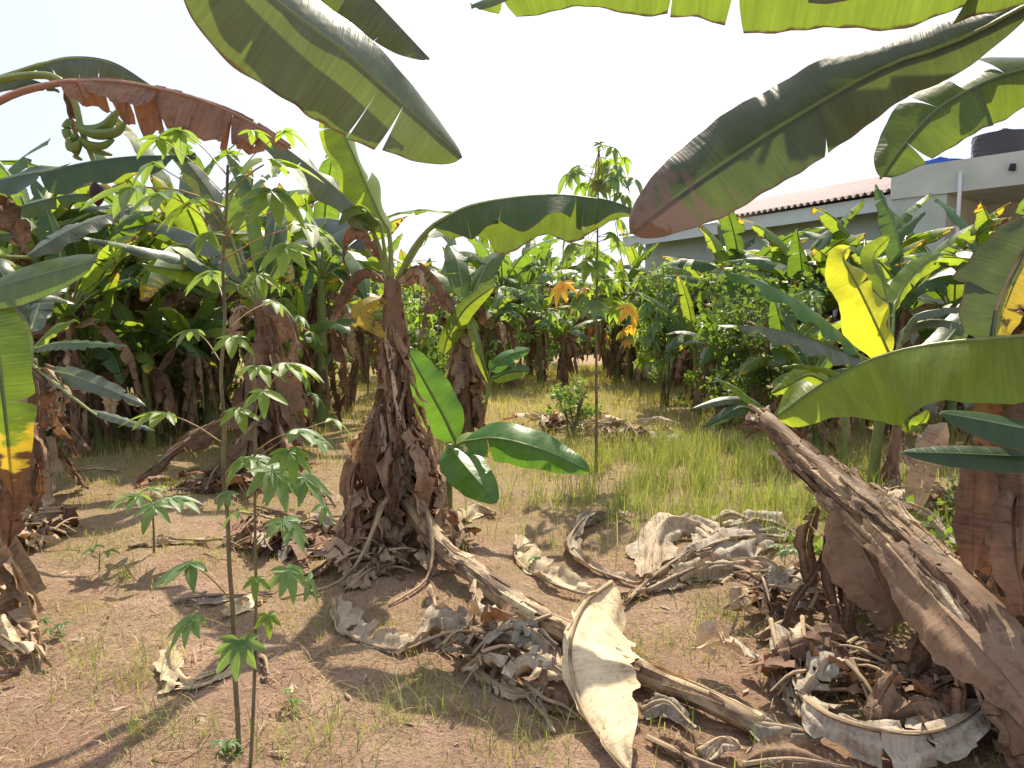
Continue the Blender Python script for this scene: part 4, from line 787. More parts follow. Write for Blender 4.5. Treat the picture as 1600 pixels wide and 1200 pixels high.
# ================================================================== RIGHT SIDE
# young clump
def clump():
    gA = G(1368, 768); Yc = float(gA[1]); t = thing('banana_clump', gA, 'clump of young banana shoots with a glowing yellow green leaf, right of the clearing', 'banana clump')
    for i, (a, b_, r) in enumerate([((1318, 742), (1326, 610), .036), ((1362, 768), (1392, 560), .055), ((1392, 782), (1412, 600), .05)]):
        q = G(*a); stem(t, [q-[0, 0, .03], P(b_[0]*.5+a[0]*.5-3, (a[1]+b_[1])/2, q[1]), P(b_[0], b_[1], q[1])], r, r*.6, 'stemg' if i != 2 else 'stemb', seed=50+i)
    pc = [(1392, 570, Yc)]
    sp = [([(1345, 556, Yc-.3), (1322, 528, Yc-.5), (1260, 478, Yc-.8), (1190, 440, Yc-1), (1130, 424, Yc-1.1)], 33, 'sucker', (.1, -.55, .8), (14, 30), 'dark green leaf with a glowing lower edge, upper left of the clump'),
          ([(1360, 568, Yc-.3), (1330, 552, Yc-.5), (1270, 528, Yc-.8), (1200, 512, Yc-1), (1152, 508, Yc-1.1)], 33, 'grey', (.05, -.5, .9), (24, 40), 'shiny wavy leaf below the upper left one'),
          ([(1392, 556, Yc), (1376, 520, Yc-.1), (1345, 455, Yc-.15), (1318, 405, Yc-.1), (1322, 388, Yc)], 46, 'glow', (.35, -1, .1), (16, 12), 'upright leaf glowing yellow green in the sun'),
          ([(1388, 470, Yc+.3), (1378, 430, Yc+.4), (1365, 400, Yc+.5), (1392, 368, Yc+.5)], 24, 'young', (.5, -1, 0), (10, 10), None),
          ([(1398, 480, Yc+.3), (1410, 450, Yc+.5), (1440, 415, Yc+.7), (1470, 395, Yc+.9)], 19, 'young', (.3, -.8, .5), (10, 10), None),
          ([(1410, 520, Yc+.1), (1430, 492, Yc), (1470, 482, Yc-.1), (1520, 480, Yc-.2)], 15, 'grey', (0, -.4, 1), (20, 30), None),
          ([(1405, 540, Yc+.1), (1430, 505, Yc+.1), (1480, 500, Yc), (1530, 520, Yc)], 16, 'grey', (0, -.5, 1), (20, 30), None),
          ([(1320, 590, Yc-.2), (1290, 575, Yc-.3), (1250, 570, Yc-.4), (1222, 573, Yc-.4)], 13, 'young', (0, -.5, 1), (20, 30), None),
          ([(1300, 600, Yc), (1265, 585, Yc), (1235, 600, Yc-.1), (1205, 615, Yc-.1)], 20, 'young', (.2, -1, .3), (20, 20), None),
          ([(1400, 640, Yc-.1), (1425, 665, Yc-.2), (1440, 660, Yc-.3), (1452, 640, Yc-.3)], 16, 'young', (.2, -1, .3), (20, 20), None),
          ([(1400, 580, Yc+.2), (1470, 540, Yc+.5), (1530, 470, Yc+.8), (1590, 430, Yc+1)], 26, 'green', (0, -.7, .6), (20, 20), None)]
    for i, (pp, w_, mt, N_, fo, lb) in enumerate(sp):
        pxleaf(t, pp, w_, N_, fold=fo, curl=(22, 22), tears=(0, 1), mat=mt, rib='rib', pet=pc if i not in (7, 8) else [(1322, 625, Yc)], rr=(.014, .004), seed=180+i, wave=.16 if i < 3 else .08, n=36, m=6, label=lb)
    skirt(t, P(1410, 650, Yc), G(1400, 785), 9, .05, .16, .07, 47, mats=('brown', 'tan'), L=(.3, .6))
clump()
# small shoots beyond the tip of the leaning stem
gS = G(1205, 735); YS2 = float(gS[1]); tS = thing('banana_sucker', gS, 'small banana shoot with narrow leaves behind the broken end of the leaning dead stem', 'banana sucker')
stem(tS, [gS, P(1208, 660, YS2)], .03, .02, 'stemg', seed=61)
for i, (pp, w_, mt) in enumerate([([(1200, 640, YS2), (1175, 625, YS2-.1), (1148, 605, YS2-.1), (1116, 590, YS2)], 10, 'young'), ([(1195, 642, YS2), (1170, 625, YS2), (1130, 625, YS2-.1), (1082, 638, YS2-.1)], 10, 'grey'),
        ([(1190, 648, YS2), (1160, 635, YS2-.1), (1130, 650, YS2-.2), (1100, 668, YS2-.2)], 13, 'dark'), ([(1185, 640, YS2), (1170, 650, YS2-.1), (1180, 660, YS2-.1)], 7, 'young'), ([(1210, 650, YS2), (1240, 620, YS2), (1262, 590, YS2+.1)], 13, 'young')]):
    pxleaf(tS, pp, w_, (0, -.7, .7), fold=(16, 16), curl=(20, 20), tears=(1, 1), mat=mt, rib='rib', pet=[(1208, 662, YS2)], rr=(.012, .003), seed=200+i)
# right foreground plant
bK = np.array([2.28, 3.15, gh(2.28, 3.15)]); YK = 3.15; tK = thing('banana_plant', bK, 'banana plant at the right edge with reddish brown sheaths and a wide drooping leaf', 'banana plant', 'banana plants standing near the camera')
cK = P(1655, 500, YK); stem(tK, [bK-[0, 0, .03], P(1632, 800, YK), cK], .16, .09, 'stemb', seed=62); pK = [(1652, 500, YK)]
pxleaf(tK, [(1650, 518, 2.75), (1560, 526, 2.8), (1460, 535, 2.95), (1370, 556, 3.1), (1290, 595, 3.2), (1212, 650, 3.25)], 104, (0, -.28, 1), fold=(38, 25), curl=(20, 20), tears=(0, 1), mat='young', asym=(1.15, .8), pet=pK, rib='rib', rr=(.016, .004), seed=211, wave=.14, n=48, m=7, gap=.03, label='wide leaf reaching left, glowing green underneath')
pxleaf(tK, [(1650, 670, 2.55), (1600, 668, 2.5), (1535, 656, 2.5), (1470, 645, 2.5)], 40, (0, -.7, .7), fold=(12, 18), curl=(10, 20), tears=(0, 0), mat='dark', pet=[(1670, 690, 2.9)], rib='rib', rr=(.012, .003), seed=212, n=30, m=6, label='dark leaf tip, upper of two')
pxleaf(tK, [(1650, 712, 2.55), (1590, 712, 2.5), (1500, 708, 2.5), (1410, 706, 2.5)], 30, (0, -.7, .7), fold=(12, 18), curl=(10, 20), tears=(0, 0), mat='dark', pet=[(1670, 700, 2.9)], rib='rib', rr=(.012, .003), seed=213, n=30, m=6, label='dark leaf tip, lower of two')
pxleaf(tK, [(1548, 560, 2.9), (1556, 490, 2.9), (1580, 430, 2.9), (1615, 370, 2.9), (1650, 320, 2.9)], 78, (0, -1, .2), fold=(10, 10), curl=(20, 14), tears=(3, 2), mat='big', asym=(1, .2), rib='ribd', rr=(.016, .006), pet=[(1600, 620, 3)], seed=214, crumple=.008, label='grey brown half dry leaf standing at the right edge')
pxleaf(tK, [(1556, 535, 2.93), (1566, 490, 2.93), (1592, 430, 2.93), (1627, 370, 2.93), (1660, 320, 2.93)], 62, (0, -1, .2), fold=(10, 10), curl=(20, 10), tears=(2, 3), mat='yellow', asym=(.1, 1), seed=215, crumple=.006, label='yellow blotched leaf at the right edge')
for i, (pp, w_, mt, N_) in enumerate([([(1575, 520, 2.95), (1565, 640, 2.9), (1562, 760, 2.85), (1548, 900, 2.85)], 46, 'sheath', (.1, -1, 0)), ([(1530, 690, 2.8), (1526, 740, 2.75), (1520, 810, 2.7), (1516, 890, 2.7)], 40, 'russet', (-.3, -1, .1)), ([(1610, 560, 2.9), (1600, 700, 2.8), (1590, 850, 2.75), (1580, 930, 2.75)], 50, 'brown', (.3, -1, 0)),
        ([(1600, 750, 2.9), (1585, 800, 2.7), (1590, 900, 2.6), (1600, 960, 2.6)], 40, 'russet', (.2, -1, .1)), ([(1480, 660, 4.2), (1455, 700, 4.2), (1440, 760, 4.2), (1430, 800, 4.2)], 34, 'greyd', (.1, -1, .3))]):
    pxleaf(tK, pp, w_, N_, name='dead_leaf', fold=(14, 14), curl=(22, 22), tears=(1, 1), mat=mt, crumple=.012, seed=220+i, n=26, m=6, prof=lambda t: .55+.45*np.sin(np.pi*np.clip(t, 0, 1)))
skirt(tK, P(1640, 600, YK), bK, 14, .12, .4, .13, 48, mats=('brown', 'russet'))

# leaning dead stem
def leaning():
    pts = [P(1196, 655, 4.35), P(1255, 715, 4.0), P(1340, 790, 3.5), P(1440, 880, 3.05), P(1540, 985, 2.65), P(1640, 1110, 2.35)]
    base = pts[-1].copy(); base[2] = gh(base[0], base[1]); t = thing('banana_log', base, 'leaning dead banana stem of layered brown sheaths across the lower right, broken end up', 'dead stem')
    pts[-1] = base+[0, 0, .1]
    stem(t, pts, .055, .13, 'stemb', seed=71, rn=.10, sides=14, prof=lambda x: .055+.075*x)
    c, L = cr(pts, 60); T = nrm(np.gradient(c, axis=0)); rs = np.random.RandomState(72)
    for i in range(46):
        s0_ = rs.rand()*.6; a0 = int(s0_*59); a1 = min(59, a0+int((.16+.3*rs.rand())*59)); ang = rs.rand()*6.28
        A = nrm(np.cross(T[a0], [0, 0, 1.])); B = np.cross(A, T[a0]); d = A*math.cos(ang)+B*math.sin(ang)
        if d[2] < -.3: d[2] *= .4
        d = nrm(d); k = [a0, (2*a0+a1)//3, (a0+2*a1)//3, a1]; rr_ = [.055+.075*q/59 for q in k]; lift = .015+.05*rs.rand()
        pp = [c[k[j]]+d*(rr_[j]+(.005, .02, .022, lift)[3-j]) for j in range(4)]
        leaf('dead_leaf', t, pp[::-1] if rs.rand() < .5 else pp, .035+.045*rs.rand(), d, fold=(18+30*rs.rand(),)*2, curl=(rs.randn()*25+15,)*2, tears=(2, 2), mat=('tan', 'brown', 'tan', 'pale', 'russet')[rs.randint(5)], crumple=.012, seed=730+i, n=20, m=4, gap=.3, prof=lambda t: .35+.65*np.sin(np.pi*np.clip(t*.9+.05, 0, 1)))
    # frayed broken end
    for i in range(12):
        d = nrm(rs.randn(3)*.5-T[0]*1.2+[0, 0, -.2]); leaf('dead_leaf', t, [c[2]+rs.randn(3)*.02, c[0]+d*.06+rs.randn(3)*.02, c[0]+d*(.12+.1*rs.rand())-[0, 0, .04]], .028, (0, -.5, 1), fold=(30, 30), tears=(2, 2), mat=('greyd', 'brown', 'tan')[i % 3], crumple=.015, seed=790+i, n=10, m=3)
    # big hanging sheaths and blades
    sp = [([(1322, 790, 3.45), (1345, 850, 3.35), (1372, 905, 3.25), (1400, 975, 3.2)], 74, 'sheath', (-.2, -1, .2), 1), ([(1385, 850, 3.05), (1450, 925, 2.8), (1530, 1010, 2.5), (1625, 1120, 2.3)], 66, 'sheath', (-.35, -1, .2), 0), ([(1350, 810, 3.2), (1420, 880, 2.95), (1500, 960, 2.65), (1600, 1050, 2.45)], 24, 'tan', (-.2, -1, .4), 2),
          ([(1290, 830, 3.6), (1285, 880, 3.55), (1240, 950, 3.5), (1202, 1008, 3.5)], 10, 'brown', (0, -1, .2), 1), ([(1300, 800, 3.6), (1305, 900, 3.5), (1318, 980, 3.4), (1330, 1060, 3.35)], 24, 'russet', (.2, -1, .1), 3), ([(1330, 940, 3.3), (1330, 1000, 3.25), (1345, 1060, 3.2), (1352, 1110, 3.2)], 26, 'brown', (.1, -1, .2), 3),
          ([(1275, 790, 3.7), (1262, 850, 3.7), (1270, 920, 3.65), (1290, 960, 3.6)], 20, 'brown', (.1, -1, .2), 3), ([(1470, 960, 2.8), (1440, 1010, 2.8), (1420, 1070, 2.8), (1400, 1120, 2.8)], 34, 'brown', (.2, -1, .2), 2), ([(1500, 1010, 2.6), (1505, 1070, 2.55), (1500, 1130, 2.55), (1490, 1180, 2.55)], 22, 'brown', (.1, -1, .1), 3),
          ([(1560, 1040, 2.45), (1575, 1100, 2.4), (1600, 1160, 2.35), (1610, 1210, 2.35)], 40, 'brown', (-.2, -1, .2), 2), ([(1420, 870, 3.3), (1380, 845, 3.4), (1350, 870, 3.45)], 20, 'greyd', (0, -.5, 1), 3)]
    for i, (pp, w_, mt, N_, tr) in enumerate(sp):
        pxleaf(t, pp, w_, N_, name='dead_leaf', fold=(12, 12), curl=(20, 24), tears=(tr, tr), mat=mt, crumple=.014, seed=800+i, n=28, m=6, gap=.15, rib='ribd' if i in (0, 1) else None, rr=(.008, .004), prof=lambda t: .3+.7*np.sin(np.pi*np.clip(t*.9+.06, 0, 1))**.7)
    for i, pp in enumerate([[(1370, 800, 3.5), (1440, 815, 3.6), (1480, 835, 3.6)], [(1350, 760, 3.8), (1420, 790, 3.9), (1475, 812, 3.9)], [(1300, 730, 4), (1330, 775, 3.8), (1400, 850, 3.4), (1500, 900, 3.3)], [(1400, 780, 3.9), (1450, 800, 3.9), (1500, 860, 3.7), (1530, 900, 3.6)]]):
        pxleaf(t, pp, 12, (0, -.5, 1), name='dead_leaf', fold=(20, 20), tears=(2, 2), mat=('tan', 'pale')[i % 2], crumple=.012, seed=830+i)
leaning()
# ================================================================== FALLEN STALK AND LEAVES ON THE SOIL
def fallen():
    pts = [P(640, 785, 4.72), P(690, 860, 4.45), G(742, 930, .10), G(812, 972, .075), G(890, 1017, .07), G(1010, 1073, .06), G(1100, 1108, .06), G(1190, 1140, .05)]
    base = G(890, 1017); t = thing('banana_log', base, 'long dry fallen banana stem running from the central plant to the lower right', 'fallen stem')
    stem(t, pts, .075, .045, 'ribd', seed=91, rn=.08, sides=12); c, L = cr(pts, 60); T = nrm(np.gradient(c, axis=0)); rs = np.random.RandomState(92)
    for i in range(26):
        a0 = int(rs.rand()**1.3*44); a1 = min(59, a0+8+rs.randint(12)); A = nrm(np.cross(T[a0], [0, 0, 1.])); ang = rs.rand()*3.1416; d = A*math.cos(ang)+np.array([0, 0, 1.])*math.sin(ang)*.9
        k = [a0, (2*a0+a1)//3, (a0+2*a1)//3, a1]; pp = [c[q]+d*(.078-.03*q/59+.003+.02*rs.rand()*(j == 3)) for j, q in enumerate(k)]
        leaf('dead_leaf', t, pp, .026+.03*rs.rand(), d, fold=(22, 22), curl=(20, 20), tears=(1, 1), mat=('tan', 'cream', 'tan', 'brown')[rs.randint(4)], crumple=.006, seed=930+i, n=16, m=3, prof=lambda t: .4+.6*np.sin(np.pi*np.clip(t*.9+.05, 0, 1)))
fallen()
def gleaf(label, pts, wpx, mt, seed, N=(0, 0, 1), fold=(15, 15), curl=(20, 20), tears=(4, 4), asym=(1, 1), crumple=.02, rib=True, grp='dead leaves lying on the soil', **k):
    q = [G(*p) for p in pts]; Ym = sum(a[1] for a in q)/len(q); b = q[len(q)//2].copy(); b[2] = gh(b[0], b[1]); t = thing('dead_banana_leaf', b, label, 'dead leaf', grp)
    o = leaf('blade', t, q, wpx*Ym/F_PX, N, fold=fold, curl=curl, tears=tears, mat=mt, crumple=crumple, seed=seed, asym=asym, gap=k.pop('gap', .14), rag=k.pop('rag', .16), n=k.pop('n', 34), m=6, drop=k.pop('drop', 13), **k)
    if rib:
        m = MB(); m.tube([a+[0, 0, .004] for a in q], .012, .005, sides=6, n=30, rn=.06, seed=seed); m.build('midrib', M['ribd'], t)
    # thick leaf rests on the soil: nothing may sink below it
    me = o.data; org = np.array(o['_o'])
    for v in me.vertices:
        x, y, z = v.co[0]+org[0], v.co[1]+org[1], v.co[2]+org[2]; g_ = gh(x, y)+.012
        if z < g_: v.co[2] = g_-org[2]+.15*abs(z-g_)
    return t
gleaf('big cream curled leaf standing on edge at bottom centre, midrib on its left', [(955, 972, .22), (912, 1010, .20), (890, 1060, .16), (902, 1120, .10), (940, 1175, .05), (985, 1215, .03)], 104, 'cream', 301, N=(-.15, -.9, .5), fold=(-2, 5), curl=(30, 10), asym=(1.1, .1), tears=(0, 0), rag=.04, crumple=.017, gap=.05, drop=5)
gleaf('pale crescent leaf left of the fallen stem, its edge ruffled upward', [(522, 950, .05), (530, 985, .03), (565, 1012, .02), (620, 1022, .02), (665, 1008, .03), (680, 990, .05)], 46, 'pale', 302, N=(-.1, .2, 1), asym=(1, .1), fold=(-25, 0), curl=(-10, 0), tears=(6, 0), crumple=.022)
gleaf('long cream crescent leaf on the sand right of the centre', [(806, 848, .05), (808, 882, .03), (850, 915, .03), (920, 932, .03), (1000, 930, .03)], 40, 'cream', 303, N=(-.1, 0, 1), asym=(1, .08), fold=(-22, 0), curl=(-12, 0), tears=(7, 0), crumple=.018, wave=.1)
gleaf('small pale curled leaf behind the long crescent leaf', [(946, 822, .06), (915, 838, .10), (890, 860, .05), (905, 885, .03), (960, 905, .03), (1005, 922, .03)], 24, 'pale', 304, asym=(.9, .5), fold=(-20, 0), curl=(-25, 10), tears=(4, 2))
gleaf('grey brown curled leaf tip in the grass above the crescent leaf', [(895, 836, .02), (930, 822, .05), (960, 818, .06), (988, 828, .03)], 14, 'greyd', 305)
# crumpled heap right of centre
for i, (lab, pp, w_, mt, N_) in enumerate([
    ('white grey arched leaf at the left of the crumpled pile right of centre', [(1015, 912, .03), (1022, 870, .08), (1050, 848, .14), (1095, 850, .10), (1125, 880, .05)], 40, 'pale', (-.2, -.6, 1)),
    ('pale crumpled leaf lying in the middle of the pile right of centre', [(1060, 905, .05), (1120, 880, .10), (1180, 860, .12), (1240, 850, .08)], 46, 'greyd', (0, -.5, 1)),
    ('grey crumpled leaf nearest the camera in the pile right of centre', [(1010, 930, .03), (1080, 912, .06), (1160, 902, .07), (1235, 905, .04)], 30, 'pale', (0, -.6, 1)),
    ('folded pale leaf on top of the pile right of centre', [(1110, 830, .08), (1140, 828, .14), (1175, 835, .12), (1205, 818, .08)], 28, 'pale', (.2, -.6, 1)),
    ('flat grey leaf at the back right of the pile right of centre', [(1140, 845, .10), (1190, 835, .12), (1235, 838, .08), (1262, 850, .03)], 34, 'greyd', (.1, -.5, 1)),
    ('darker crumpled leaf below the right end of that pile', [(1130, 900, .06), (1180, 915, .05), (1215, 935, .03), (1235, 950, .02)], 32, 'brown', (0, -.5, 1)),
    ('dry stalk like leaf poking left out of the pile right of centre', [(975, 950, .03), (1010, 925, .06), (1060, 905, .10), (1110, 890, .1)], 9, 'tan', (0, -.3, 1))]):
    gleaf(lab, pp, w_, mt, 310+i, N=N_, fold=(20, 20), curl=(14, 14), tears=(3, 3), crumple=.034, grp='crumpled leaves of the pile right of centre')
# pile over the fallen stem
for i, (lab, pp, w_, mt, N_) in enumerate([
    ('crumpled grey pink leaf below the foot of the fallen stem bend', [(672, 945, .06), (690, 985, .05), (700, 1010, .04), (730, 1025, .03)], 26, 'greyd', (0, -.3, 1)),
    ('pale torn leaf spread below the fallen stem, its side ruffled', [(735, 1050, .04), (775, 1035, .06), (830, 1042, .06), (890, 1068, .04)], 44, 'pale', (0, -.4, 1)),
    ('long pale leaf curving under the torn leaf below the fallen stem', [(745, 1060, .04), (790, 1085, .03), (835, 1088, .03), (850, 1065, .05)], 18, 'pale', (0, -.4, 1)),
    ('upright twisted dry leaf crossing the fallen stem', [(742, 945, .10), (740, 985, .12), (738, 1020, .08), (760, 1045, .05)], 12, 'tan', (.3, -1, .3)),
    ('brown twisted dry leaf left of the upright one near the stem bend', [(672, 930, .05), (680, 970, .08), (690, 1005, .06), (735, 1015, .06)], 10, 'brown', (.3, -.8, .3)),
    ('pale folded leaf strip crossing in front of the fallen stem', [(725, 1042, .04), (745, 1015, .08), (765, 995, .09), (790, 985, .08)], 10, 'pale', (0, -.6, 1)),
    ('dark rotten leaf at the right end of the pile beneath the fallen stem', [(820, 1075, .03), (850, 1095, .03), (880, 1105, .03), (905, 1120, .02)], 22, 'brown', (0, -.3, 1)),
    ('thin dry strip under the dark rotten leaf at the pile end', [(825, 1090, .02), (850, 1115, .02), (868, 1140, .015)], 8, 'greyd', (0, -.3, 1)),
    ('ruffled leaf under the middle of the fallen stem', [(760, 1000, .04), (800, 1015, .05), (850, 1030, .05)], 26, 'pale', (0, -.3, 1))]):
    gleaf(lab, pp, w_, mt, 330+i, N=N_, fold=(20, 20), curl=(16, 16), tears=(3, 3), crumple=.022, grp='dead leaves heaped along the fallen stem')
# around the central plant and left
for i, (lab, pp, w_, mt, N_) in enumerate([
    ('cream leaf lying in the sun right behind the sucker foot', [(725, 815, .04), (745, 800, .06), (775, 805, .04)], 18, 'cream', (0, -.3, 1)),
    ('pale crumpled leaf under the right side of the central plant', [(705, 825, .06), (715, 850, .06), (740, 868, .03)], 20, 'pale', (.2, -.4, 1)),
    ('brown dead leaf slumped left of the central plant foot', [(600, 800, .30), (560, 840, .18), (510, 880, .06), (470, 900, .03)], 34, 'brown', (-.3, -.5, 1)),
    ('tan dead leaf fanned in front of the central plant foot', [(620, 810, .30), (590, 850, .15), (555, 900, .04), (540, 925, .02)], 26, 'tan', (-.3, -.6, 1)),
    ('curled tan dead leaf on the shaded soil before the central plant', [(545, 925, .03), (575, 905, .06), (600, 895, .06), (618, 880, .05)], 22, 'tan', (0, -.5, 1)),
    ('grey dead leaf flat on the soil left of the central plant', [(540, 860, .06), (490, 862, .05), (440, 858, .04), (380, 850, .02)], 32, 'greyd', (0, -.3, 1)),
    ('dark shaded dead leaf right of the thin cassava stems', [(520, 830, .05), (470, 815, .05), (430, 800, .04), (400, 792, .02)], 30, 'brown', (0, -.3, 1)),
    ('grey dead leaf lying between the thin cassava and the bare patch', [(270, 950, .02), (320, 945, .03), (370, 940, .03), (430, 930, .02)], 15, 'greyd', (0, -.2, 1)),
    ('pale dead leaf behind the thin cassava stems', [(350, 985, .02), (375, 960, .05), (400, 945, .05), (420, 940, .02)], 22, 'cream', (0, -.3, 1)),
    ('pale ring shaped curled leaf at the foot of the thin cassava', [(268, 1035, .04), (272, 1065, .02), (300, 1090, .015), (335, 1082, .015), (362, 1060, .03)], 36, 'cream', (0, -.2, 1)),
    ('dry leaf lying behind the cassava seedling', [(200, 862, .02), (260, 855, .03), (330, 858, .03)], 16, 'tan', (0, -.2, 1)),
    ('pale dry leaf scrap on the bare path at left', [(120, 740, .02), (150, 735, .03), (185, 738, .02)], 10, 'pale', (0, -.2, 1)),
    ('brown dead leaf folded at the dark skirt plant foot', [(380, 760, .06), (340, 768, .08), (300, 775, .05)], 20, 'brown', (0, -.3, 1)),
    ('small tan dead leaf right of the dark skirt plant', [(470, 760, .03), (500, 770, .04), (525, 790, .02)], 16, 'tan', (0, -.3, 1)),
    ('dark brown dead leaf near the feet of the left edge plant', [(10, 850, .03), (50, 845, .05), (90, 835, .03)], 20, 'brown', (0, -.3, 1)),
    ('pale upright leaf fragment at the lower left edge', [(-20, 905, .14), (8, 925, .16), (28, 950, .10)], 26, 'cream', (.2, -1, .4)),
    ('brown rolled leaf sloping down at the lower left edge', [(-10, 950, .14), (20, 985, .10), (50, 1015, .06), (80, 1040, .02)], 18, 'tan', (.2, -.7, .5)),
    ('cream leaf end under the rolled leaf at the lower left edge', [(-30, 1000, .10), (5, 1015, .08), (40, 1030, .05)], 24, 'cream', (.1, -.8, .5)),
    ('brown leaf piece lowest at the left edge', [(-30, 1060, .06), (0, 1065, .06), (30, 1060, .04)], 22, 'brown', (.1, -.5, .8)),
    ('small orange brown leaf scrap right of the thin cassava foot', [(408, 1058, .04), (416, 1070, .05), (420, 1085, .02)], 9, 'russet', (.1, -1, .3))]):
    gleaf(lab, pp, w_, mt, 350+i, N=N_, fold=(20, 20), curl=(28, 28), tears=(3, 3), crumple=.028 if w_ > 14 else .012)
# lower right pile
for i, (lab, pp, w_, mt, N_) in enumerate([
    ('pale grey leaf standing like a tent at the left of the lower right pile', [(1203, 1012, .16), (1215, 1045, .13), (1235, 1080, .08), (1250, 1120, .04)], 40, 'greyd', (-.5, -.8, .5)),
    ('silvery twisted leaf standing in the lower right pile', [(1252, 1015, .18), (1258, 1060, .14), (1262, 1110, .08), (1280, 1150, .03)], 20, 'pale', (.1, -1, .3)),
    ('wide grey brown leaf curving along the bottom right', [(1260, 1135, .14), (1300, 1165, .13), (1380, 1188, .13), (1470, 1185, .14), (1565, 1150, .17)], 56, 'greyd', (0, -.7, .8)),
    ('brown grey leaf lying left of the silvery twisted leaf', [(1150, 1130, .05), (1190, 1145, .07), (1240, 1150, .06), (1275, 1150, .03)], 36, 'greyd', (0, -.5, 1)),
    ('pale folded leaf at the bottom edge below the fallen stem end', [(1090, 1180, .03), (1130, 1165, .05), (1165, 1180, .04)], 20, 'pale', (0, -.5, 1)),
    ('dark grey crumpled leaf right of the cream curled leaf', [(1000, 1120, .03), (1040, 1115, .05), (1080, 1140, .03)], 22, 'greyd', (0, -.4, 1)),
    ('dark leaf lying along the fallen stem at the bottom', [(1010, 1160, .02), (1080, 1190, .03), (1150, 1215, .03)], 22, 'brown', (0, -.4, 1)),
    ('cream leaf strip standing in the lower right pile', [(1372, 1100, .14), (1380, 1130, .10), (1392, 1165, .04)], 13, 'cream', (.1, -1, .3)),
    ('brown triangular leaf beside the cream strip in the lower right pile', [(1395, 1100, .16), (1410, 1135, .10), (1432, 1170, .04)], 26, 'tan', (.1, -1, .4)),
    ('dark brown leaf hanging over the bottom right corner', [(1540, 1130, .20), (1570, 1170, .14), (1610, 1220, .06)], 40, 'brown', (.1, -.8, .6)),
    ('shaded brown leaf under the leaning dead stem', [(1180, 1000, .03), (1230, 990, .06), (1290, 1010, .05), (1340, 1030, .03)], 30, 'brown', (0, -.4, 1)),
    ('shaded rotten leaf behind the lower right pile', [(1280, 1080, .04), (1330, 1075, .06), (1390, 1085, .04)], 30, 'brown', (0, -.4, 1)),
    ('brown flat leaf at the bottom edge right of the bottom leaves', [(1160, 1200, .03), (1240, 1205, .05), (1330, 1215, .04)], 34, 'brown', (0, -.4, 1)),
    ('tan leaf lying in the sun between the pile and the leaning stem', [(1400, 800, .04), (1440, 815, .08), (1490, 830, .06)], 24, 'tan', (0, -.4, 1)),
    ('dry leaf heap piece behind the leaning stem at right', [(1440, 790, .06), (1480, 795, .1), (1530, 800, .05)], 24, 'tan', (0, -.4, 1)),
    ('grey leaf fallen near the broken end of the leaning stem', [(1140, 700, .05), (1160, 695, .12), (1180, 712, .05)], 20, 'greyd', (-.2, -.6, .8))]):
    gleaf(lab, pp, w_, mt, 400+i, N=N_, fold=(16, 16), curl=(26, 26), tears=(2, 2), crumple=.024, grp='dead leaves piled at the lower right')

# ================================================================== OVERHEAD LEAVES
bL = np.array([-1.35, .75, 0]); tL = thing('banana_plant', bL, 'banana plant beside the camera, its big leaf hanging from the top edge at left', 'banana plant', 'banana plants standing near the camera')
cL = np.array([-1.25, .85, 2.35]); stem(tL, [bL, cL], .14, .08, 'stemg', seed=81)
def P3(q): return P(*q)
o = leaf('leaf', tL, [P(300, -160, 1.75), P(405, -25, 1.85), P(533, 75, 1.98), P(600, 135, 2.06), P(662, 190, 2.14), P(723, 246, 2.22)], .20, (.25, -.95, .12), fold=(26, 6), curl=(18, 12), tears=(0, 2), mat='grey', asym=(.72, 1.05), pet=[cL, P(150, -400, 1.5)], rib='rib', rr=(.014, .004), seed=501, n=60, m=9, wave=.05, gap=.06, drop=6, label='largest overhead leaf, pointing down right with a dry tip', lean=.05)
leaf('leaf', tL, [P(420, -190, 2.1), P(520, -70, 2.2), P(600, 15, 2.3), P(672, 92, 2.4)], .13, (.35, -.9, .2), fold=(50, 5), curl=(15, 30), tears=(4, 3), mat='grey', pet=[cL], rib='rib', rr=(.014, .004), seed=502, n=60, m=6, wave=.06, gap=.06, drop=10, label='smaller ragged overhead leaf behind the largest one')
bR = np.array([2.75, 1.7, 0]); tR = thing('banana_plant', bR, 'banana plant beyond the right edge, its long leaves crossing the top right sky', 'banana plant', 'banana plants standing near the camera')
cR = np.array([2.7, 1.9, 2.55]); stem(tR, [bR, cR], .16, .09, 'stemg', seed=82)
leaf('leaf', tR, [P(1640, -10, 2.3), P(1500, 62, 2.4), P(1380, 105, 2.5), P(1230, 190, 2.6), P(1100, 275, 2.65), P(984, 362, 2.7)], .21, (-.15, -.92, .25), fold=(6, 14), curl=(14, 22), tears=(2, 1), mat='big', asym=(.85, 1.12), pet=[cR, P(1760, -40, 2.2)], rib='rib', rr=(.018, .005), seed=503, n=64, m=9, wave=.05, gap=.05, drop=12, label='long overhead leaf with a browned tip reaching down left', prof=lambda t: np.sin(np.pi*np.clip(t, 0, 1)**1.45).clip(0)**.48)
leaf('leaf', tR, [P(1660, 95, 2.9), P(1560, 118, 2.95), P(1470, 165, 3.0), P(1412, 225, 3.0), P(1376, 278, 3.0)], .19, (-.2, -.9, .3), fold=(14, 20), curl=(20, 26), tears=(2, 3), mat='green', pet=[cR], rib='rib', rr=(.020, .005), seed=504, n=50, m=7, wave=.08, gap=.08, drop=10, label='shorter leaf behind the browned one, hanging toward the roof')
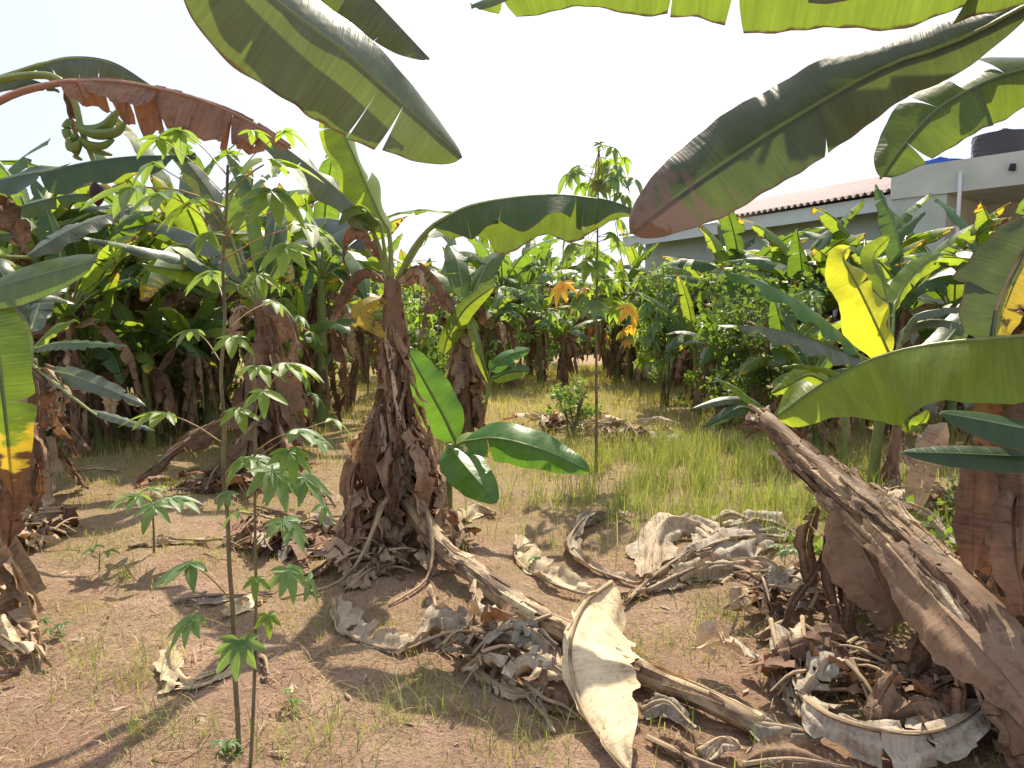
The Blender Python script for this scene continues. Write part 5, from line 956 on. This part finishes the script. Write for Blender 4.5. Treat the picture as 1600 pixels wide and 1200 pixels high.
leaf('leaf', tR, [P(1700, -100, 2.2), P(1500, -85, 2.25), P(1250, -75, 2.35), P(1000, -75, 2.45), P(860, -45, 2.45), P(735, 8, 2.5)], .27, (0, .12, 1), fold=(36, 30), curl=(16, 14), tears=(6, 6), mat='green', pet=[cR, P(1850, -60, 2.2)], rib='rib', rr=(.018, .005), seed=505, n=70, m=7, wave=.05, gap=.035, drop=16, label='leaf running level along the top edge of the photo')
leaf('leaf', tR, [np.array(q) for q in ((2.3, 2.5, 3.3), (1.5, 2.85, 3.5), (.7, 3.0, 3.5), (0., 3.0, 3.35))], .24, (0, -.3, 1), fold=(20, 20), mat='green', pet=[cR], rib='rib', seed=508, tears=(9, 9), gap=.4)  # unseen leaf added above the frame to throw broken shade on the top-edge leaf
leaf('leaf', tR, [np.array(q) for q in ((2.5, 3.0, 3.2), (1.9, 3.3, 3.45), (1.2, 3.5, 3.45), (.6, 3.55, 3.3))], .24, (0, -.3, 1), fold=(20, 20), mat='green', pet=[cR], rib='rib', seed=509, tears=(9, 9), gap=.4)  # second unseen leaf, added to shade the upper half of the browned leaf
leaf('leaf', tR, [cR+[.1, -.1, .3], cR+[.0, -.8, .7], cR+[-.2, -1.6, .5], cR+[-.3, -2.2, 0]], .28, (0, 0, 1), fold=(20, 20), mat='green', pet=[cR], rib='rib', seed=506, tears=(5, 5))
leaf('leaf', tL, [cL+[-.1, -.1, .3], cL+[-.5, -.6, .7], cL+[-1, -1.2, .5], cL+[-1.3, -1.6, 0]], .28, (0, 0, 1), fold=(20, 20), mat='green', pet=[cL], rib='rib', seed=507, tears=(5, 5))

# ================================================================== FOREGROUND CASSAVAS
def handc(base, stempts, leaves, label, seed, r, grp='thin cassava stems in the left foreground'):
    q = [P(*p) for p in stempts]; t, c = cassava('cassava_plant', base, q, label, None, r, grp, seed)
    for i, L_ in enumerate(leaves):
        px, py, Y, sz, az, ti, mt = L_[:7]; p = P(px, py, Y); zt = p[2]-.12 if len(L_) < 8 else P(800, L_[7], Y)[2]; j = int(np.argmin(np.abs(c[:, 2]-zt)))
        cass_leaf(t, p, R(az), R(ti), sz*(.97 if py < 420 else .86)*Y/F_PX, seed*50+i, mt, lobes=7 if sz > 55 else 5, src=c[j], droop=16)
    return t
gb = G(373, 1192); Yg = float(gb[1])
handc(gb, [(371, 1120, Yg), (366, 1040, Yg), (364, 960, Yg), (358, 880, Yg), (356, 810, Yg), (349, 740, Yg), (350, 660, Yg), (345, 590, Yg), (351, 500, Yg), (348, 420, Yg), (353, 340, Yg), (356, 258, Yg)], [
 (425, 250, Yg-.1, 88, -35, -10, 'cassb', 300), (306, 312, Yg-.15, 74, -150, -30, 'cassb', 340), (425, 298, Yg-.25, 70, -60, -35, 'cassb', 360), (212, 292, Yg+.1, 84, 195, -12, 'cass', 330), (282, 205, Yg+.1, 56, 160, -20, 'cass', 280),
 (358, 240, Yg, 30, -60, 20, 'cassb', 262), (372, 262, Yg, 30, -40, 10, 'cassb', 270), (480, 352, Yg-.1, 70, -25, -25, 'cassb', 400), (448, 385, Yg-.3, 56, -90, -40, 'cassb', 430), (255, 300, Yg-.3, 62, 230, -20, 'cass', 350),
 (258, 645, Yg-.05, 72, 200, 6, 'cassb', 690), (362, 528, Yg-.15, 52, -70, -25, 'cassb', 560), (302, 515, Yg+.2, 52, 190, -5, 'cass', 560), (372, 640, Yg-.2, 52, -60, -25, 'cassb', 690), (395, 715, Yg-.1, 74, -30, -12, 'cass', 770),
 (298, 880, Yg-.1, 80, 215, -12, 'cass', 960), (300, 965, Yg-.15, 66, 220, -38, 'cass', 1010), (373, 1002, Yg-.15, 62, -80, -60, 'cass', 1060), (425, 470, Yg+.2, 50, 10, -20, 'cass', 520), (385, 330, Yg-.2, 44, -100, -40, 'cassb', 370), (330, 425, Yg+.2, 56, 170, -20, 'cass', 470), (248, 215, Yg, 44, 170, -20, 'cassb', 300), (445, 205, Yg+.2, 46, 20, -10, 'cassb', 300), (395, 205, Yg+.1, 40, 60, -10, 'cassb', 280), (460, 320, Yg+.2, 54, 0, -30, 'cass', 380), (240, 255, Yg-.2, 54, 200, -20, 'cass', 320), (325, 365, Yg-.3, 44, -110, -40, 'cassb', 400), (405, 430, Yg-.2, 46, -60, -40, 'cassb', 470)],
 'taller thin cassava stem in the left foreground with bright palm shaped leaves at its top', 61, (.009, .0045))
gb2 = G(392, 1215); Yh = float(gb2[1])
handc(gb2, [(397, 1080, Yh), (400, 930, Yh), (398, 780, Yh), (399, 640, Yh), (396, 560, Yh)], [
 (402, 572, Yh-.05, 58, -50, -5, 'cassb', 590), (450, 568, Yh-.05, 70, -10, -8, 'cassb', 640), (412, 612, Yh-.2, 54, -70, -30, 'cassb', 660), (470, 672, Yh-.1, 66, -20, -15, 'cass', 720), (452, 705, Yh-.2, 56, -50, -40, 'cassb', 770), (380, 718, Yh-.2, 50, -120, -25, 'cassb', 770),
 (425, 735, Yh-.15, 74, -40, -25, 'cass', 800), (475, 745, Yh-.1, 60, -30, -40, 'cass', 820), (445, 812, Yh-.15, 64, -30, -30, 'cass', 880), (450, 890, Yh-.1, 60, -35, -50, 'cass', 930), (482, 905, Yh, 46, -10, -50, 'cass', 950), (400, 905, Yh-.15, 34, -80, -35, 'cassb', 950), (418, 962, Yh-.1, 36, -60, -50, 'cassb', 990), (370, 800, Yh, 44, 170, -30, 'cass', 850), (500, 690, Yh+.1, 46, 0, -20, 'cass', 740), (520, 655, Yh+.2, 40, 10, -20, 'cassb', 700), (355, 770, Yh-.3, 40, -130, -35, 'cass', 830), (505, 790, Yh+.1, 44, 0, -45, 'cass', 850)],
 'shorter thin cassava stem in the left foreground with leaves from knee height up', 62, (.007, .0035))
gb3 = G(241, 872); Yq = float(gb3[1])
handc(gb3, [(240, 830, Yq), (238, 785, Yq)], [(215, 775, Yq-.1, 62, 190, -5, 'cass', 800), (270, 778, Yq-.1, 62, -20, -5, 'cass', 800), (240, 790, Yq-.3, 50, -90, -25, 'cass', 810), (235, 765, Yq+.1, 46, 100, 5, 'cass', 790), (250, 760, Yq, 22, -60, 30, 'cassb', 780)],
 'knee high cassava seedling with pale leaves on the sand at left', 63, (.008, .005), grp='small seedlings on the soil')
gb4 = G(155, 895); Y4 = float(gb4[1])
handc(gb4, [(155, 880, Y4), (156, 862, Y4)], [(145, 858, Y4, 26, 180, 10, 'cass', 870), (168, 860, Y4, 26, -10, 10, 'cass', 870), (156, 852, Y4, 20, -90, 30, 'cass', 865)], 'tiny green seedling on the soil left of the cassava seedling', 64, (.004, .003), grp='small seedlings on the soil')
for i, (px, py, s, lab) in enumerate([(75, 735, 30, 'low green weed on the bare path at left'), (455, 1110, 26, 'tiny weed beside the shadow right of the cassava foot'), (650, 890, 22, 'small green weed at the shaded foot of the central plant'), (690, 895, 20, 'smallest green weed in the shade by the fallen stem bend'), (845, 895, 24, 'bright yellow green weed growing through the long crescent leaf'), (960, 985, 26, 'bright weed at the top of the big cream curled leaf'), (1225, 880, 30, 'light green weed at the right of the crumpled pile'), (1300, 820, 44, 'large leafed weed before the leaning dead stem'), (90, 1000, 24, 'low weed in the shade near the left edge'), (1450, 900, 26, 'green weed under the leaning dead stem'), (355, 1195, 30, 'green weed at the bottom edge by the cassava foot')]):
    g_ = G(px, py); Yw = float(g_[1]); rs = np.random.RandomState(i+600); lv = [(px+rs.randn()*s*.5, py-s*.5-rs.rand()*s*.8, Yw+rs.randn()*.03, s*(.5+.4*rs.rand()), rs.rand()*360, rs.rand()*30-10, ('cass', 'cassb')[i % 2], py-s*.4) for q in range(6)]
    handc(g_, [(px+2, py-s*.4, Yw), (px, py-s*.9, Yw)], lv, lab, 640+i, (.003, .002), grp='small weeds on the soil')
for o in bpy.data.objects:
    if '_o' in o: del o['_o']
for o in [o for o in bpy.data.objects if o.type == 'MESH' and o.parent is None and 'label' not in o]: print('UNLABELLED', o.name)
